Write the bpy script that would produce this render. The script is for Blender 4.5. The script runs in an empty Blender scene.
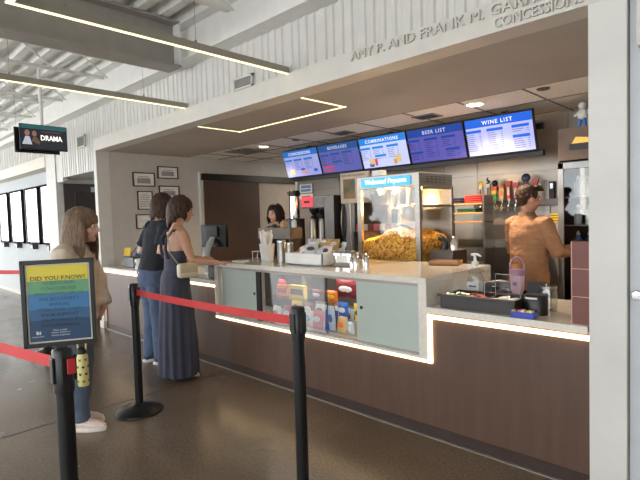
import bpy, bmesh, math, random
from mathutils import Vector, Matrix, Euler, noise
PI = math.pi
random.seed(7)
COL = bpy.context.scene.collection

# ------------------------------------------------------------------ materials
def lin(c):
    c = c / 255.0
    return c / 12.92 if c <= 0.04045 else ((c + 0.055) / 1.055) ** 2.4
def rgb(c): return (lin(c[0]), lin(c[1]), lin(c[2]), 1)
MATS = {}
def mat(name, col, rough=0.5, metal=0.0, var=0.06, scale=8.0, bump=0.0, bscale=40.0, stretch=(1, 1, 1),
        emit=0.0, trans=0.0, alpha=1.0, ior=1.45, spec=0.5, col2=None, ecol=None, coat=0.0):
    if name in MATS: return MATS[name]
    m = bpy.data.materials.new(name); m.use_nodes = True
    nt = m.node_tree; b = nt.nodes['Principled BSDF']
    b.inputs['Roughness'].default_value = rough
    b.inputs['Metallic'].default_value = metal
    b.inputs['IOR'].default_value = ior
    b.inputs['Specular IOR Level'].default_value = spec
    b.inputs['Coat Weight'].default_value = coat
    tc = nt.nodes.new('ShaderNodeTexCoord'); mp = nt.nodes.new('ShaderNodeMapping')
    mp.inputs['Scale'].default_value = stretch
    nt.links.new(tc.outputs['Object'], mp.inputs['Vector'])
    nz = nt.nodes.new('ShaderNodeTexNoise'); nz.inputs['Scale'].default_value = scale
    nz.inputs['Detail'].default_value = 5
    nt.links.new(mp.outputs['Vector'], nz.inputs['Vector'])
    cr = nt.nodes.new('ShaderNodeValToRGB')
    c = rgb(col)
    if col2 is None:
        a = tuple(max(0, min(1, v * (1 - var * 2))) for v in c[:3]) + (1,)
        d = tuple(max(0, min(1, v * (1 + var * 2))) for v in c[:3]) + (1,)
    else:
        a, d = c, rgb(col2)
    cr.color_ramp.elements[0].color = a; cr.color_ramp.elements[1].color = d
    cr.color_ramp.elements[0].position = 0.3; cr.color_ramp.elements[1].position = 0.7
    nt.links.new(nz.outputs['Fac'], cr.inputs['Fac'])
    nt.links.new(cr.outputs['Color'], b.inputs['Base Color'])
    if bump:
        n2 = nt.nodes.new('ShaderNodeTexNoise'); n2.inputs['Scale'].default_value = bscale
        n2.inputs['Detail'].default_value = 4
        nt.links.new(mp.outputs['Vector'], n2.inputs['Vector'])
        bp = nt.nodes.new('ShaderNodeBump'); bp.inputs['Strength'].default_value = bump
        bp.inputs['Distance'].default_value = 0.01
        nt.links.new(n2.outputs['Fac'], bp.inputs['Height'])
        nt.links.new(bp.outputs['Normal'], b.inputs['Normal'])
    if emit:
        b.inputs['Emission Color'].default_value = rgb(ecol or col)
        b.inputs['Emission Strength'].default_value = emit
    if trans: b.inputs['Transmission Weight'].default_value = trans
    if alpha < 1: b.inputs['Alpha'].default_value = alpha
    MATS[name] = m
    return m

WHITE = mat('white_paint', (205, 203, 197), 0.55, var=0.02)
FASCIA = mat('fascia_paint', (206, 202, 194), 0.5, var=0.02)
PILLAR = mat('pillar_paint', (214, 212, 206), 0.5, var=0.03, scale=3)
DOORP = mat('door_paint', (196, 199, 203), 0.45, var=0.02)
METALW = mat('ribbed_metal_paint', (208, 206, 200), 0.4, var=0.02)
DECK = mat('deck_paint', (228, 228, 222), 0.5, var=0.03)
STEELW = mat('white_beam_paint', (226, 225, 220), 0.45, var=0.02)
GIRD = mat('girder_paint', (156, 151, 143), 0.5, var=0.03)
SOFFIT = mat('soffit_paint', (176, 168, 160), 0.7, var=0.03, scale=2)
ALC = mat('alcove_wall_paint', (190, 186, 180), 0.6, var=0.02)
CREAM = mat('cream_wall_paint', (172, 160, 146), 0.6, var=0.03)
TILE = mat('ceiling_tile', (238, 234, 226), 0.9, var=0.04, scale=30, bump=0.1)
WOOD = mat('dark_wood_laminate', (84, 62, 50), 0.42, var=0.0, scale=3.0, stretch=(5, 5, 0.5), col2=(94, 71, 58))
WOODL = mat('light_wood_end', (196, 170, 146), 0.45, var=0.04, stretch=(6, 6, 0.7))
KICK = mat('kick_laminate', (58, 44, 40), 0.45, var=0.05)
BARN = mat('brown_sliding_door_veneer', (74, 56, 47), 0.5, var=0.06, stretch=(6, 6, 0.6))
DARKD = mat('dark_door_paint', (70, 62, 58), 0.5, var=0.04)
STONE = mat('quartz_stone', (220, 213, 202), 0.12, var=0.03, scale=40, coat=0.3)
FROST = mat('frosted_door_panel', (178, 190, 182), 0.3, var=0.01)
LEDM = mat('led_warm', (255, 226, 178), 0.5, emit=2.6, ecol=(255, 216, 160))
LEDL = mat('lamp_led', (255, 236, 196), 0.5, emit=0.85, ecol=(255, 236, 180))
ALU = mat('grey_aluminium', (158, 152, 142), 0.4, metal=0.5, var=0.03)
STEEL = mat('brushed_steel', (150, 146, 140), 0.34, metal=0.95, var=0.05, scale=4, stretch=(1, 1, 14))
STEELB = mat('back_wall_steel', (164, 156, 147), 0.36, metal=0.65, var=0.05, scale=2, stretch=(1, 1, 3))
CHROME = mat('chrome', (225, 225, 225), 0.08, metal=1.0, var=0.0)
BLACK = mat('black_plastic', (26, 26, 27), 0.35, var=0.05)
BLACKM = mat('black_powder_coat', (24, 24, 25), 0.38, metal=0.2, var=0.05, bump=0.05, bscale=300)
DGREY = mat('dark_grey_plastic', (62, 62, 64), 0.4, var=0.05)
GREY = mat('mid_grey_plastic', (112, 112, 114), 0.45, var=0.04)
WPLAS = mat('white_plastic', (226, 226, 222), 0.35, var=0.02)
PAPER = mat('paper_white', (232, 230, 224), 0.7, var=0.02)
RED = mat('red_webbing', (200, 52, 54), 0.55, var=0.05, bump=0.2, bscale=400)
GLASS = mat('clear_glass', (250, 252, 252), 0.02, trans=1.0, var=0, ior=1.45)
def thin_glass(name, tint=(0.93, 0.95, 0.95), gloss=0.10):
    m = bpy.data.materials.new(name); m.use_nodes = True; nt = m.node_tree
    for n in list(nt.nodes): nt.nodes.remove(n)
    o = nt.nodes.new('ShaderNodeOutputMaterial'); t = nt.nodes.new('ShaderNodeBsdfTransparent')
    t.inputs['Color'].default_value = (*tint, 1)
    g = nt.nodes.new('ShaderNodeBsdfGlossy'); g.inputs['Roughness'].default_value = 0.03
    lw = nt.nodes.new('ShaderNodeLayerWeight'); lw.inputs['Blend'].default_value = .5
    fr = nt.nodes.new('ShaderNodeMath'); fr.operation = 'POWER'; fr.inputs[1].default_value = 4.0
    nt.links.new(lw.outputs['Facing'], fr.inputs[0])
    ad = nt.nodes.new('ShaderNodeMath'); ad.operation = 'ADD'; ad.inputs[1].default_value = gloss
    mx = nt.nodes.new('ShaderNodeMixShader')
    nt.links.new(fr.outputs[0], ad.inputs[0]); nt.links.new(ad.outputs[0], mx.inputs[0])
    nt.links.new(t.outputs[0], mx.inputs[1]); nt.links.new(g.outputs[0], mx.inputs[2])
    nt.links.new(mx.outputs[0], o.inputs[0]); MATS[name] = m
    return m
TG = thin_glass('pane_glass', gloss=0.06)
TGC = thin_glass('case_glass', (0.86, 0.88, 0.89), gloss=0.12)
ACR = thin_glass('acrylic', (0.95, 0.95, 0.95), 0.05)

def floor_mat():
    m = mat('polished_concrete', (92, 79, 66), 0.22, var=0.0, scale=0.9, col2=(120, 105, 90), bump=0.03, bscale=60)
    nt = m.node_tree; b = nt.nodes['Principled BSDF']
    old = b.inputs['Base Color'].links[0].from_socket
    n = nt.nodes.new('ShaderNodeTexNoise'); n.inputs['Scale'].default_value = 55; n.inputs['Detail'].default_value = 6
    tc = [x for x in nt.nodes if x.type == 'TEX_COORD'][0]
    nt.links.new(tc.outputs['Object'], n.inputs['Vector'])
    mx = nt.nodes.new('ShaderNodeMixRGB'); mx.blend_type = 'OVERLAY'; mx.inputs[0].default_value = 0.55
    nt.links.new(old, mx.inputs[1]); nt.links.new(n.outputs['Fac'], mx.inputs[2])
    nt.links.new(mx.outputs[0], b.inputs['Base Color'])
    n3 = nt.nodes.new('ShaderNodeTexNoise'); n3.inputs['Scale'].default_value = 1.7
    nt.links.new(tc.outputs['Object'], n3.inputs['Vector'])
    mr = nt.nodes.new('ShaderNodeMapRange'); mr.inputs[3].default_value = 0.14; mr.inputs[4].default_value = 0.34
    nt.links.new(n3.outputs['Fac'], mr.inputs[0]); nt.links.new(mr.outputs[0], b.inputs['Roughness'])
    return m
FLOOR = floor_mat()

# ------------------------------------------------------------------ mesh builder
class MB:
    def __init__(s): s.bm = bmesh.new(); s.mi = 0
    def _tag(s, faces):
        for f in faces: f.material_index = s.mi
    def m(s, i): s.mi = i; return s
    def box(s, x0, x1, y0, y1, z0, z1, bev=0.0, seg=2):
        r = bmesh.ops.create_cube(s.bm, size=1)['verts']
        for v in r:
            v.co = Vector(((x0 + x1) / 2 + v.co.x * (x1 - x0), (y0 + y1) / 2 + v.co.y * (y1 - y0), (z0 + z1) / 2 + v.co.z * (z1 - z0)))
        fs = {f for v in r for f in v.link_faces}
        s._tag(fs)
        if bev:
            es = list({e for f in fs for e in f.edges})
            q = bmesh.ops.bevel(s.bm, geom=es, offset=bev, segments=seg, profile=0.5, affect='EDGES')
            s._tag(q['faces'])
        return s
    def ring(s, c, ax, up, rx, ry, n, mod=None):
        ax = Vector(ax).normalized(); u = Vector(up); u = (u - ax * u.dot(ax))
        if u.length < 1e-5:
            u = Vector((1, 0, 0)); u = u - ax * u.dot(ax)
        u.normalize(); w = ax.cross(u)
        vs = []
        for i in range(n):
            a = 2 * PI * i / n; k = mod(a) if mod else 1
            vs.append(s.bm.verts.new(Vector(c) + w * (math.cos(a) * rx * k) + u * (math.sin(a) * ry * k)))
        return vs
    def loft(s, rings, caps=True):
        fs = []
        for a, b in zip(rings[:-1], rings[1:]):
            n = len(a)
            for i in range(n):
                fs.append(s.bm.faces.new((a[i], a[(i + 1) % n], b[(i + 1) % n], b[i])))
        if caps:
            fs.append(s.bm.faces.new(list(reversed(rings[0])))); fs.append(s.bm.faces.new(rings[-1]))
        s._tag(fs); return s
    def tube(s, pts, rad, n=12, up=(0, 0, 1), flat=1.0, caps=True):
        pts = [Vector(p) for p in pts]; k = len(pts)
        if not isinstance(rad, (list, tuple)): rad = [rad] * k
        rg = []; prev = None
        for i, p in enumerate(pts):
            t = (pts[min(i + 1, k - 1)] - pts[max(i - 1, 0)])
            if t.length < 1e-6: t = Vector((0, 0, 1))
            t.normalize()
            u = Vector(up) if prev is None else prev
            u = u - t * u.dot(t)
            if u.length < 1e-3:
                u = Vector((0, 1, 0)) if abs(t.y) < .9 else Vector((1, 0, 0)); u = u - t * u.dot(t)
            u.normalize(); prev = u
            rg.append(s.ring(p, t, u, rad[i], rad[i] * flat, n))
        return s.loft(rg, caps)
    def cyl(s, p0, p1, r0, r1=None, n=20): return s.tube([p0, p1], [r0, r0 if r1 is None else r1], n)
    def lathe(s, prof, c=(0, 0, 0), n=28):
        rg = [s.ring((c[0], c[1], c[2] + z), (0, 0, 1), (0, 1, 0), max(r, 1e-4), max(r, 1e-4), n) for r, z in prof]
        if prof[0][0] > .002 and prof[-1][0] > .002:
            s.loft(rg, False); fs = [s.bm.faces.new((rg[-1][i], rg[-1][(i + 1) % n], rg[0][(i + 1) % n], rg[0][i])) for i in range(n)]; s._tag(fs); return s
        return s.loft(rg)
    def erings(s, rows, n=24, mod=None):   # rows (x,y,z,rx,ry)
        rg = [s.ring((x, y, z), (0, 0, 1), (0, 1, 0), rx, ry, n, (lambda a, zz=z: mod(a, zz)) if mod else None) for x, y, z, rx, ry in rows]
        return s.loft(rg)
    def ell(s, c, r, M=None, seg=16):
        v = bmesh.ops.create_uvsphere(s.bm, u_segments=seg, v_segments=max(6, seg * 2 // 3), radius=1)['verts']
        for q in v:
            p = Vector((q.co.x * r[0], q.co.y * r[1], q.co.z * r[2]))
            if M is not None: p = M @ p
            q.co = p + Vector(c)
        s._tag({f for q in v for f in q.link_faces}); return s
    def prism(s, poly, axis, a, b):        # poly of 2-tuples in the other two axes
        def mk(p, t):
            if axis == 'x': return Vector((t, p[0], p[1]))
            if axis == 'y': return Vector((p[0], t, p[1]))
            return Vector((p[0], p[1], t))
        A = [s.bm.verts.new(mk(p, a)) for p in poly]; B = [s.bm.verts.new(mk(p, b)) for p in poly]
        n = len(poly); fs = [s.bm.faces.new((A[i], A[(i + 1) % n], B[(i + 1) % n], B[i])) for i in range(n)]
        fs += [s.bm.faces.new(list(reversed(A))), s.bm.faces.new(B)]
        s._tag(fs); return s
    def xf(s, M, start=0):
        s.bm.verts.ensure_lookup_table()
        for v in list(s.bm.verts)[start:]: v.co = M @ v.co
        return s
    def n(s): return len(s.bm.verts)
    def build(s, name, mats, parent=None, smooth=False, loc=None, rot=None):
        bmesh.ops.recalc_face_normals(s.bm, faces=s.bm.faces)
        me = bpy.data.meshes.new(name); s.bm.to_mesh(me); s.bm.free()
        if not isinstance(mats, (list, tuple)): mats = [mats]
        for m in mats: me.materials.append(m)
        if smooth:
            me.shade_smooth()
            try: me.set_sharp_from_angle(angle=math.radians(40))
            except Exception: pass
        o = bpy.data.objects.new(name, me); COL.objects.link(o)
        if parent: o.parent = parent
        if loc: o.location = loc
        if rot: o.rotation_euler = rot
        return o
def thing(name, label, cat, loc=(0, 0, 0), rotz=0, group=None):
    o = bpy.data.objects.new(name, None); COL.objects.link(o); o.empty_display_size = 0.05
    o.location = loc; o.rotation_euler = (0, 0, rotz) if not isinstance(rotz, tuple) else rotz
    return tag(o, label, cat, group)
def tag(o, label, cat, group=None):
    o['label'] = label; o['category'] = cat
    if group: o['group'] = group
    return o
def struct(o, label=None, cat=None):
    o['kind'] = 'structure'
    if label: o['label'] = label
    if cat: o['category'] = cat
    return o
def dup(root, loc, rotz=None, label=None, group=None):
    r = root.copy(); COL.objects.link(r); r.location = loc
    if rotz is not None: r.rotation_euler = (0, 0, rotz)
    if label: r['label'] = label
    if group: r['group'] = group
    for ch in list(root.children):
        c = ch.copy(); COL.objects.link(c); c.parent = r
        for g in list(ch.children):
            d = g.copy(); COL.objects.link(d); d.parent = c
    return r
def text_obj(name, body, size, m, parent=None, ext=0.001, align='LEFT', mtx=None, bold=0.0, sx=1.0, space=1.0):
    cu = bpy.data.curves.new('t', 'FONT'); cu.body = body; cu.size = size; cu.extrude = ext
    cu.align_x = align; cu.offset = bold; cu.space_character = space; cu.resolution_u = 2
    t = bpy.data.objects.new('t', cu); COL.objects.link(t)
    bpy.context.view_layer.update()
    dg = bpy.context.evaluated_depsgraph_get()
    me = bpy.data.meshes.new_from_object(t.evaluated_get(dg)); bpy.data.objects.remove(t); bpy.data.curves.remove(cu)
    me.name = name; me.materials.clear(); me.materials.append(m)
    if sx != 1.0: me.transform(Matrix.Diagonal((sx, 1, 1, 1)))
    if mtx is not None: me.transform(mtx)
    o = bpy.data.objects.new(name, me); COL.objects.link(o)
    if parent: o.parent = parent
    return o
UPR = Matrix.Rotation(PI / 2, 4, 'X')          # text lying in XY stood up facing -Y
def T(x, y, z): return Matrix.Translation((x, y, z))
def join_text(name, items, m, parent, ext=0.0005, space=1.0, bold=0.0):
    """items: (body,size,x,z,align) facing -Y at y=0, one mesh"""
    bm = bmesh.new()
    for body, size, x, z, al, *r in items:
        o = text_obj('tmp', body, size, m, None, ext, al, T(x, r[0] if r else 0, z) @ UPR, bold, 1.0, space)
        bm.from_mesh(o.data); d = o.data; bpy.data.objects.remove(o); bpy.data.meshes.remove(d)
    me = bpy.data.meshes.new(name); bm.to_mesh(me); bm.free(); me.materials.append(m)
    o = bpy.data.objects.new(name, me); COL.objects.link(o); o.parent = parent
    return o

# ================================================================== SETTING
FY = 2.77
f = MB(); f.box(-18, 5, -5.2, 9, -0.1, 0.0); struct(f.build('floor', FLOOR))
j = MB(); j.box(-4.006, -3.994, -5, 2.70, 0.0, 0.0008); j.box(-9.004, -8.996, -5, 2.7, 0, 0.0006); j.box(-18, 0, -0.904, -0.896, 0, 0.0006)
struct(j.build('trim_1', mat('joint_dark', (52, 47, 42), 0.8)))
# corrugated roof deck, flutes along X
d = MB()
prof = []; y = -5.2; up = 3.56; lo = 3.49
while y < 2.8:
    prof += [(y, lo), (y + 0.085, lo), (y + 0.115, up), (y + 0.20, up)]; y += 0.23
prof = prof + [(p[0], p[1] + 0.006) for p in reversed(prof)]
d.prism(prof, 'x', -18, 5); struct(d.build('ceiling', DECK))
# ribbed metal wall above the opening and left of it
def ribbed(name, x0, x1, z0, z1, seedv=0):
    b = MB(); xs = []; x = x0; k = 0
    while x < x1:
        w = [0.025, 0.05, 0.03, 0.075][k % 4]; g = [0.03, 0.02, 0.035, 0.022][k % 4]
        xs += [(x, 2.788), (x + g, 2.788), (x + g + 0.012, 2.776), (x + g + w, 2.776), (x + g + w + 0.012, 2.788)]
        x += g + w + 0.024; k += 1
    xs = [p for p in xs if p[0] <= x1] + [(x1, 2.788), (x1, 2.86), (x0, 2.86)]
    b.prism(xs, 'z', z0, z1); return struct(b.build(name, METALW))
ribbed('wall_front', -8.5, -7.15, 2.26, 3.12)
ribbed('wall_front', -7.15, -0.3, 2.69, 3.12)
ribbed('wall_front', -0.3, 3.0, 2.69, 3.12)
ribbed('wall_front', -18, -8.5, 2.69, 3.12)
b = MB(); b.box(-18, -9.2, 2.86, 2.96, 2.69, 3.5); b.box(-9.2, -7.15, 2.86, 2.96, 2.3, 3.5); b.box(-7.15, -0.58, 2.86, 2.96, 2.70, 3.5); b.box(-0.58, 5, 2.86, 2.96, 0, 3.5); struct(b.build('wall_backing', WHITE))
# fascia frame round the opening
b = MB(); b.box(-7.15, -0.58, 2.765, 2.95, 2.53, 2.70, 0.003); struct(b.build('trim_2', FASCIA))
b = MB(); b.box(-7.15, -7.05, 2.765, 2.95, 0.0, 2.53, 0.003); b.box(-7.17, -7.03, 2.75, 2.96, 0, 0.1, 0.003); struct(b.build('trim_3', WHITE))
b = MB(); b.box(-0.75, -0.58, 2.765, 5.7, 0.0, 2.53, 0.003); struct(b.build('trim_4', PILLAR))
# door at right
b = MB(); b.box(-0.575, -0.48, 2.80, 2.86, 0.0, 2.6, 0.002); b.box(0.58, 0.68, 2.80, 2.86, 0, 2.6, 0.002); b.box(-0.575, 0.68, 2.80, 2.86, 2.5, 2.69, 0.002)
dr = struct(b.build('door_1', DOORP))
b = MB(); b.box(-0.55, 0.58, 2.81, 2.85, 0.01, 2.5, 0.002); b.build('door_leaf', DOORP, dr)
b = MB(); b.lathe([(0.0, 0), (0.028, 0), (0.030, 0.006), (0.012, 0.012), (0.011, 0.03), (0.022, 0.042), (0.026, 0.056), (0.02, 0.066), (0, 0.068)], n=20)
o = b.build('door_knob', [CHROME], dr, True, (-0.535, 2.81, 1.07), (PI / 2, 0, 0))
b = MB(); b.box(0.68, 3.0, 2.80, 2.86, 0.0, 2.69); struct(b.build('wall_right_front', PILLAR))
b = MB(); b.box(-0.532, 0.5, 2.72, 2.81, 2.26, 2.60, 0.004); struct(b.build('trim_5', WHITE))
# soffit and tile ceiling inside the alcove
b = MB(); b.box(-7.15, -0.58, 2.95, 4.2, 2.53, 2.6); struct(b.build('ceiling_alcove', SOFFIT))
b = MB()
x = -7.15
TW = 0.61
grid = MB()
yy = 4.2
while x < -0.58:
    for k in range(3):
        y0 = 4.2 + k * TW; y1 = min(y0 + TW, 5.62)
        b.box(x + 0.012, min(x + TW, -0.58) - 0.002, y0 + 0.012, y1, 2.536, 2.56)
    x += TW
b.box(-7.15, -4.7, 5.6, 8.1, 2.536, 2.56)
struct(b.build('ceiling_tiles', TILE))
x = -7.15
while x < -0.58:
    grid.box(x, x + 0.014, 4.2, 5.6, 2.530, 2.545); x += TW
for k in range(3): grid.box(-7.15, -0.58, 4.2 + k * TW, 4.214 + k * TW, 2.529, 2.545)
struct(grid.build('trim_6', mat('tile_grid', (120, 114, 106), 0.6)))
# alcove walls
b = MB(); b.box(-7.2, -7.05, 2.95, 8.1, 0, 2.56); struct(b.build('wall_left', ALC))
b = MB(); b.box(-7.05, -4.0, 8.0, 8.1, 0, 2.56); struct(b.build('wall_passage_end', CREAM))
b = MB(); b.box(-5.93, -0.74, 5.60, 5.72, 0, 2.56); struct(b.build('wall_back', STEELB))
b = MB()
for xx in (-5.0, -4.1, -3.2, -2.75, -1.72): b.box(xx, xx + 0.012, 5.592, 5.60, 0, 2.53)
b.box(-5.93, -0.75, 5.585, 5.60, 1.93, 1.945); struct(b.build('trim_7', mat('steel_seam', (150, 143, 136), 0.35, metal=0.8)))
b = MB(); b.box(-5.95, -5.90, 5.56, 5.74, 0, 2.53, 0.004); struct(b.build('trim_8', WPLAS))
# left of opening: recess with dark door, then the wall of poster cases
b = MB(); b.box(-8.95, -8.8, 2.86, 4.4, 0, 2.3); struct(b.build('wall_recess', WHITE))
b = MB(); b.box(-8.9, -7.0, 4.4, 4.5, 0, 2.3); b.box(-7.25, -7.15, 2.96, 4.4, 0, 2.3); struct(b.build('wall_recess_back', WHITE))
b = MB(); b.box(-8.8, -7.15, 2.86, 4.4, 2.26, 2.3); struct(b.build('ceiling_recess', WHITE))
b = MB(); b.box(-8.8, -8.76, 2.88, 4.3, 0.0, 2.19, 0.004)
dr2 = struct(b.build('door_2', DARKD))
b = MB(); b.box(-8.765, -8.745, 3.05, 4.15, 0.0, 2.05, 0.004); b.build('door_leaf', mat('dark_door_leaf', (62, 54, 51), 0.45, var=0.05), dr2)
b = MB(); b.box(-8.74, -8.70, 3.12, 3.14, 0.95, 1.2, 0.004); b.build('door_handle', STEEL, dr2, True)
b = MB(); b.box(-9.25, -8.78, 2.77, 3.05, 0, 2.69, 0.004); b.box(-8.8, -8.5, 2.79, 2.86, 2.2, 2.69); struct(b.build('trim_9', WHITE))
b = MB(); b.box(-18, -9.2, 3.0, 3.1, 0, 2.69); struct(b.build('wall_posters', mat('poster_wall_paint', (196, 200, 203), 0.85, var=0.01, spec=.1)))
b = MB(); b.box(-18, -9.25, 2.76, 3.0, 2.50, 2.69, 0.003); struct(b.build('trim_10', mat('header_cream', (216, 208, 194), 0.55, var=0.02)))
b = MB(); b.box(-18, -9.25, 2.985, 3.0, 0, 0.1); struct(b.build('baseboard_left', WHITE))
# unseen sides of the hall: window walls
b = MB(); b.box(-18, 5, -5.2, -5.05, 0, 0.25); b.box(-18, 5, -5.2, -5.05, 3.1, 3.56)
x = -18
while x <= 5: b.box(x - 0.06, x + 0.06, -5.2, -5.05, 0.25, 3.1); x += 2.3
struct(b.build('window_1', WHITE))
b = MB(); b.box(-18.1, -17.95, -5.2, 3, 0, 0.25); b.box(-18.1, -17.95, -5.2, 3, 3.1, 3.56)
y = -5.2
while y <= 3: b.box(-18.1, -17.95, y - 0.06, y + 0.06, 0.25, 3.1); y += 2.05
struct(b.build('window_2', WHITE))
b = MB(); b.box(4.9, 5.0, -5.2, 3, 0, 3.56); struct(b.build('wall_right', WHITE))
b = MB(); b.box(-18, 5, 8.9, 9.0, 0, 3.56); struct(b.build('wall_far', WHITE))
b = MB(); b.box(-18, 5, 2.96, 9.0, 3.5, 3.56); struct(b.build('ceiling_roof', WHITE))

# roof steel ------------------------------------------------------
b = MB()
b.box(-18, 5, 2.60, 2.80, 3.10, 3.118); b.box(-18, 5, 2.60, 2.80, 3.455, 3.475); b.box(-18, 5, 2.715, 2.73, 3.11, 3.46)
b.box(-18, 5, 2.74, 2.80, 3.125, 3.15)
tag(b.build('steel_beam', STEELW), 'long white steel beam running above the ribbed metal wall', 'beam')
b = MB(); b.box(-4.62, -4.38, -5.1, 2.6, 3.03, 3.05); b.box(-4.62, -4.38, -5.1, 2.6, 3.46, 3.48); b.box(-4.508, -4.492, -5.1, 2.6, 3.04, 3.47)
g = thing('roof_girder', 'deep grey steel girder crossing the hall overhead to the ribbed wall', 'beam')
b.build('girder_web', GIRD, g)
b = MB(); b.box(-4.62, -4.38, 2.585, 2.60, 3.03, 3.48)
for zz in (3.12, 3.22, 3.32, 3.40):
    for xx in (-4.56, -4.44): b.cyl((xx, 2.57, zz), (xx, 2.60, zz), 0.012, n=8)
b.build('bolt_plate', STEELW, g)
def joist(parent):
    c = MB(); c.box(-0.035, 0.035, -5.1, 2.6, 0.24, 0.275); c.build('top_chord', STEELW, parent)
    c = MB(); c.box(-0.03, 0.03, -5.1, 2.45, 0.0, 0.03); c.build('bottom_chord', STEELW, parent)
    c = MB(); y = -5.0; s = 0
    while y < 2.4:
        c.cyl((0, y, 0.02 if s else 0.25), (0, y + 0.3, 0.25 if s else 0.02), 0.009, n=6); y += 0.3; s = 1 - s
    c.build('web_bars', STEELW, parent)
js = thing('roof_joist', 'white open-web roof joist under the corrugated deck', 'beam', (-5.9, 0, 3.215), 0, 'open-web roof joists left of the girder')
joist(js)
for x in (-7.3, -8.7, -10.1, -11.5, -12.9, -14.3, -15.7): dup(js, (x, 0, 3.215))
jr = dup(js, (-3.35, 0, 3.215), label='white open-web roof joist right of the grey girder')
del jr['group']
# LED lamps -------------------------------------------------------
def lin_lamp(label, x, y0, y1, cables, z=2.69, ends=None):
    t = thing('linear_lamp', label, 'lamp', (x, 0, z))
    b = MB(); b.box(-0.02, 0.02, y0, y1, 0.0, 0.05, 0.003)
    if ends: b.box(*ends, y0, y0 + 0.04, 0, 0.05, 0.003)
    b.build('housing', ALU, t)
    b = MB(); b.box(-0.012, 0.012, y0, y1, -0.005, 0.0)
    if ends: b.box(*ends, y0, y0 + 0.032, -0.006, 0)
    b.build('led_strip', LEDL, t)
    for c in cables:
        b = MB(); b.cyl((0, c, 0.05), (0, c, 0.07), 0.008, n=8); b.cyl((0, c, 0.07), (0, c, 0.8), 0.0015, n=6); b.build('hanging_cable', STEEL, t)
lin_lamp('slim glowing linear lamp nearest the lettering, hung across the hall on cables', -3.0, 0.75, 2.76, [1.05, 1.9], ends=(0.02, 1.6))
lin_lamp('slim glowing linear lamp farther left, crossing above the hanging display', -4.61, -1.2, 2.76, [-0.2, 1.15, 2.3])
t = thing('linear_lamp', 'far slim linear lamp running along the wall of poster cases', 'lamp', (0, 1.86, 2.69))
b = MB(); b.box(-12.5, -6.9, -0.02, 0.02, 0, 0.05, 0.003); b.build('housing', ALU, t)
b = MB(); b.box(-12.5, -6.9, -0.016, 0.016, -0.006, 0); b.build('led_strip', LEDL, t)
for c in (-12, -9.6, -7.3):
    b = MB(); b.cyl((c, 0, 0.05), (c, 0, 0.8), 0.0015, n=6); b.build('hanging_cable', STEEL, t)
# recessed U-shaped strip in the soffit
t = thing('recessed_strip_lamp', 'thin angular line of light recessed in the grey soffit', 'lamp', (0, 0, 2.53))
b = MB(); b.box(-4.69, -4.665, 2.95, 3.52, -0.003, 0.004); b.box(-3.05, -3.025, 2.95, 3.52, -0.003, 0.004); b.box(-4.69, -3.025, 3.495, 3.52, -0.003, 0.004)
b.build('led_strip', LEDL, t)
# downlights
EMD = mat('downlight_glow', (255, 236, 200), emit=12.0, ecol=(255, 222, 175))
def downlight(label, x, y, r=0.085):
    t = thing('downlight', label, 'lamp', (x, y, 2.53))
    b = MB(); b.lathe([(r, -0.006), (r + 0.02, -0.006), (r + 0.024, 0.004), (r - 0.004, 0.004), (r - 0.012, 0.0)]); b.build('trim_ring', WPLAS, t, True)
    b = MB(); b.lathe([(0, -0.001), (r - 0.008, -0.001), (r - 0.008, 0.004), (0, 0.004)]); b.build('lens', EMD, t, True)
downlight('round recessed ceiling downlight above the wine menu screen', -2.19, 4.44)
downlight('small round recessed downlight at the left end of the alcove ceiling', -5.45, 4.50, 0.075)
def cvent(label, x, y, w, dp):
    t = thing('ceiling_vent', label, 'vent', (x, y, 2.53))
    b = MB(); b.box(-w, w, -dp, -dp + 0.02, -0.005, 0.004); b.box(-w, w, dp - 0.02, dp, -0.005, 0.004); b.box(-w, -w + 0.02, -dp, dp, -0.005, 0.004); b.box(w - 0.02, w, -dp, dp, -0.005, 0.004)
    b.build('frame', mat('vent_grey', (150, 144, 136), 0.5), t)
    b = MB()
    for i in range(7):
        q = -dp + 0.03 + i * (2 * dp - 0.06) / 6.5; b.box(-w + 0.02, w - 0.02, q, q + 0.012, -0.004, 0.002)
    b.build('louvers', DGREY, t)
cvent('square louvered ceiling vent at the left end of the alcove', -5.95, 4.55, 0.25, 0.22)
cvent('dark louvered ceiling vent above the beverages screen', -4.0, 4.58, 0.13, 0.11)
cvent('dark louvered ceiling vent above the beer list screen', -2.79, 4.56, 0.13, 0.11)
for lb, x, y in (('small dark round sprinkler plate in the ceiling above the concessions screen', -4.75, 4.48), ('small dark round sprinkler plate in the ceiling right of the downlight', -1.53, 4.36)):
    b = MB(); b.lathe([(0, -0.012), (0.02, -0.012), (0.05, -0.006), (0.055, 0.003), (0, 0.003)])
    tag(b.build('sprinkler_plate', mat('plate_brown', (110, 96, 84), 0.4, metal=0.5), None, True, (x, y, 2.533)), lb, 'sprinkler')
# louver vents in the ribbed wall
def wvent(label, x, z, w, h):
    t = thing('wall_vent', label, 'vent', (x, FY, z))
    b = MB(); b.box(-w, w, -0.02, 0.02, -h, -h + 0.018); b.box(-w, w, -0.02, 0.02, h - 0.018, h); b.box(-w, -w + 0.018, -0.02, 0.02, -h, h); b.box(w - 0.018, w, -0.02, 0.02, -h, h); b.build('frame', METALW, t)
    b = MB()
    for i in range(5):
        zz = -h + 0.025 + i * (2 * h - 0.045) / 5; b.box(-w + 0.02, w - 0.02, -0.015, 0.01, zz, zz + 0.012)
    b.box(-w + 0.01, w - 0.01, 0.005, 0.02, -h + 0.01, h - 0.01)
    b.build('louvers', mat('louver_grey', (128, 128, 124), 0.5), t)
wvent('small louvered vent in the ribbed wall above the soffit', -3.6, 2.745, 0.14, 0.055)
wvent('small louvered vent high in the ribbed wall near the hanging display', -7.55, 2.72, 0.15, 0.085)
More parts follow.
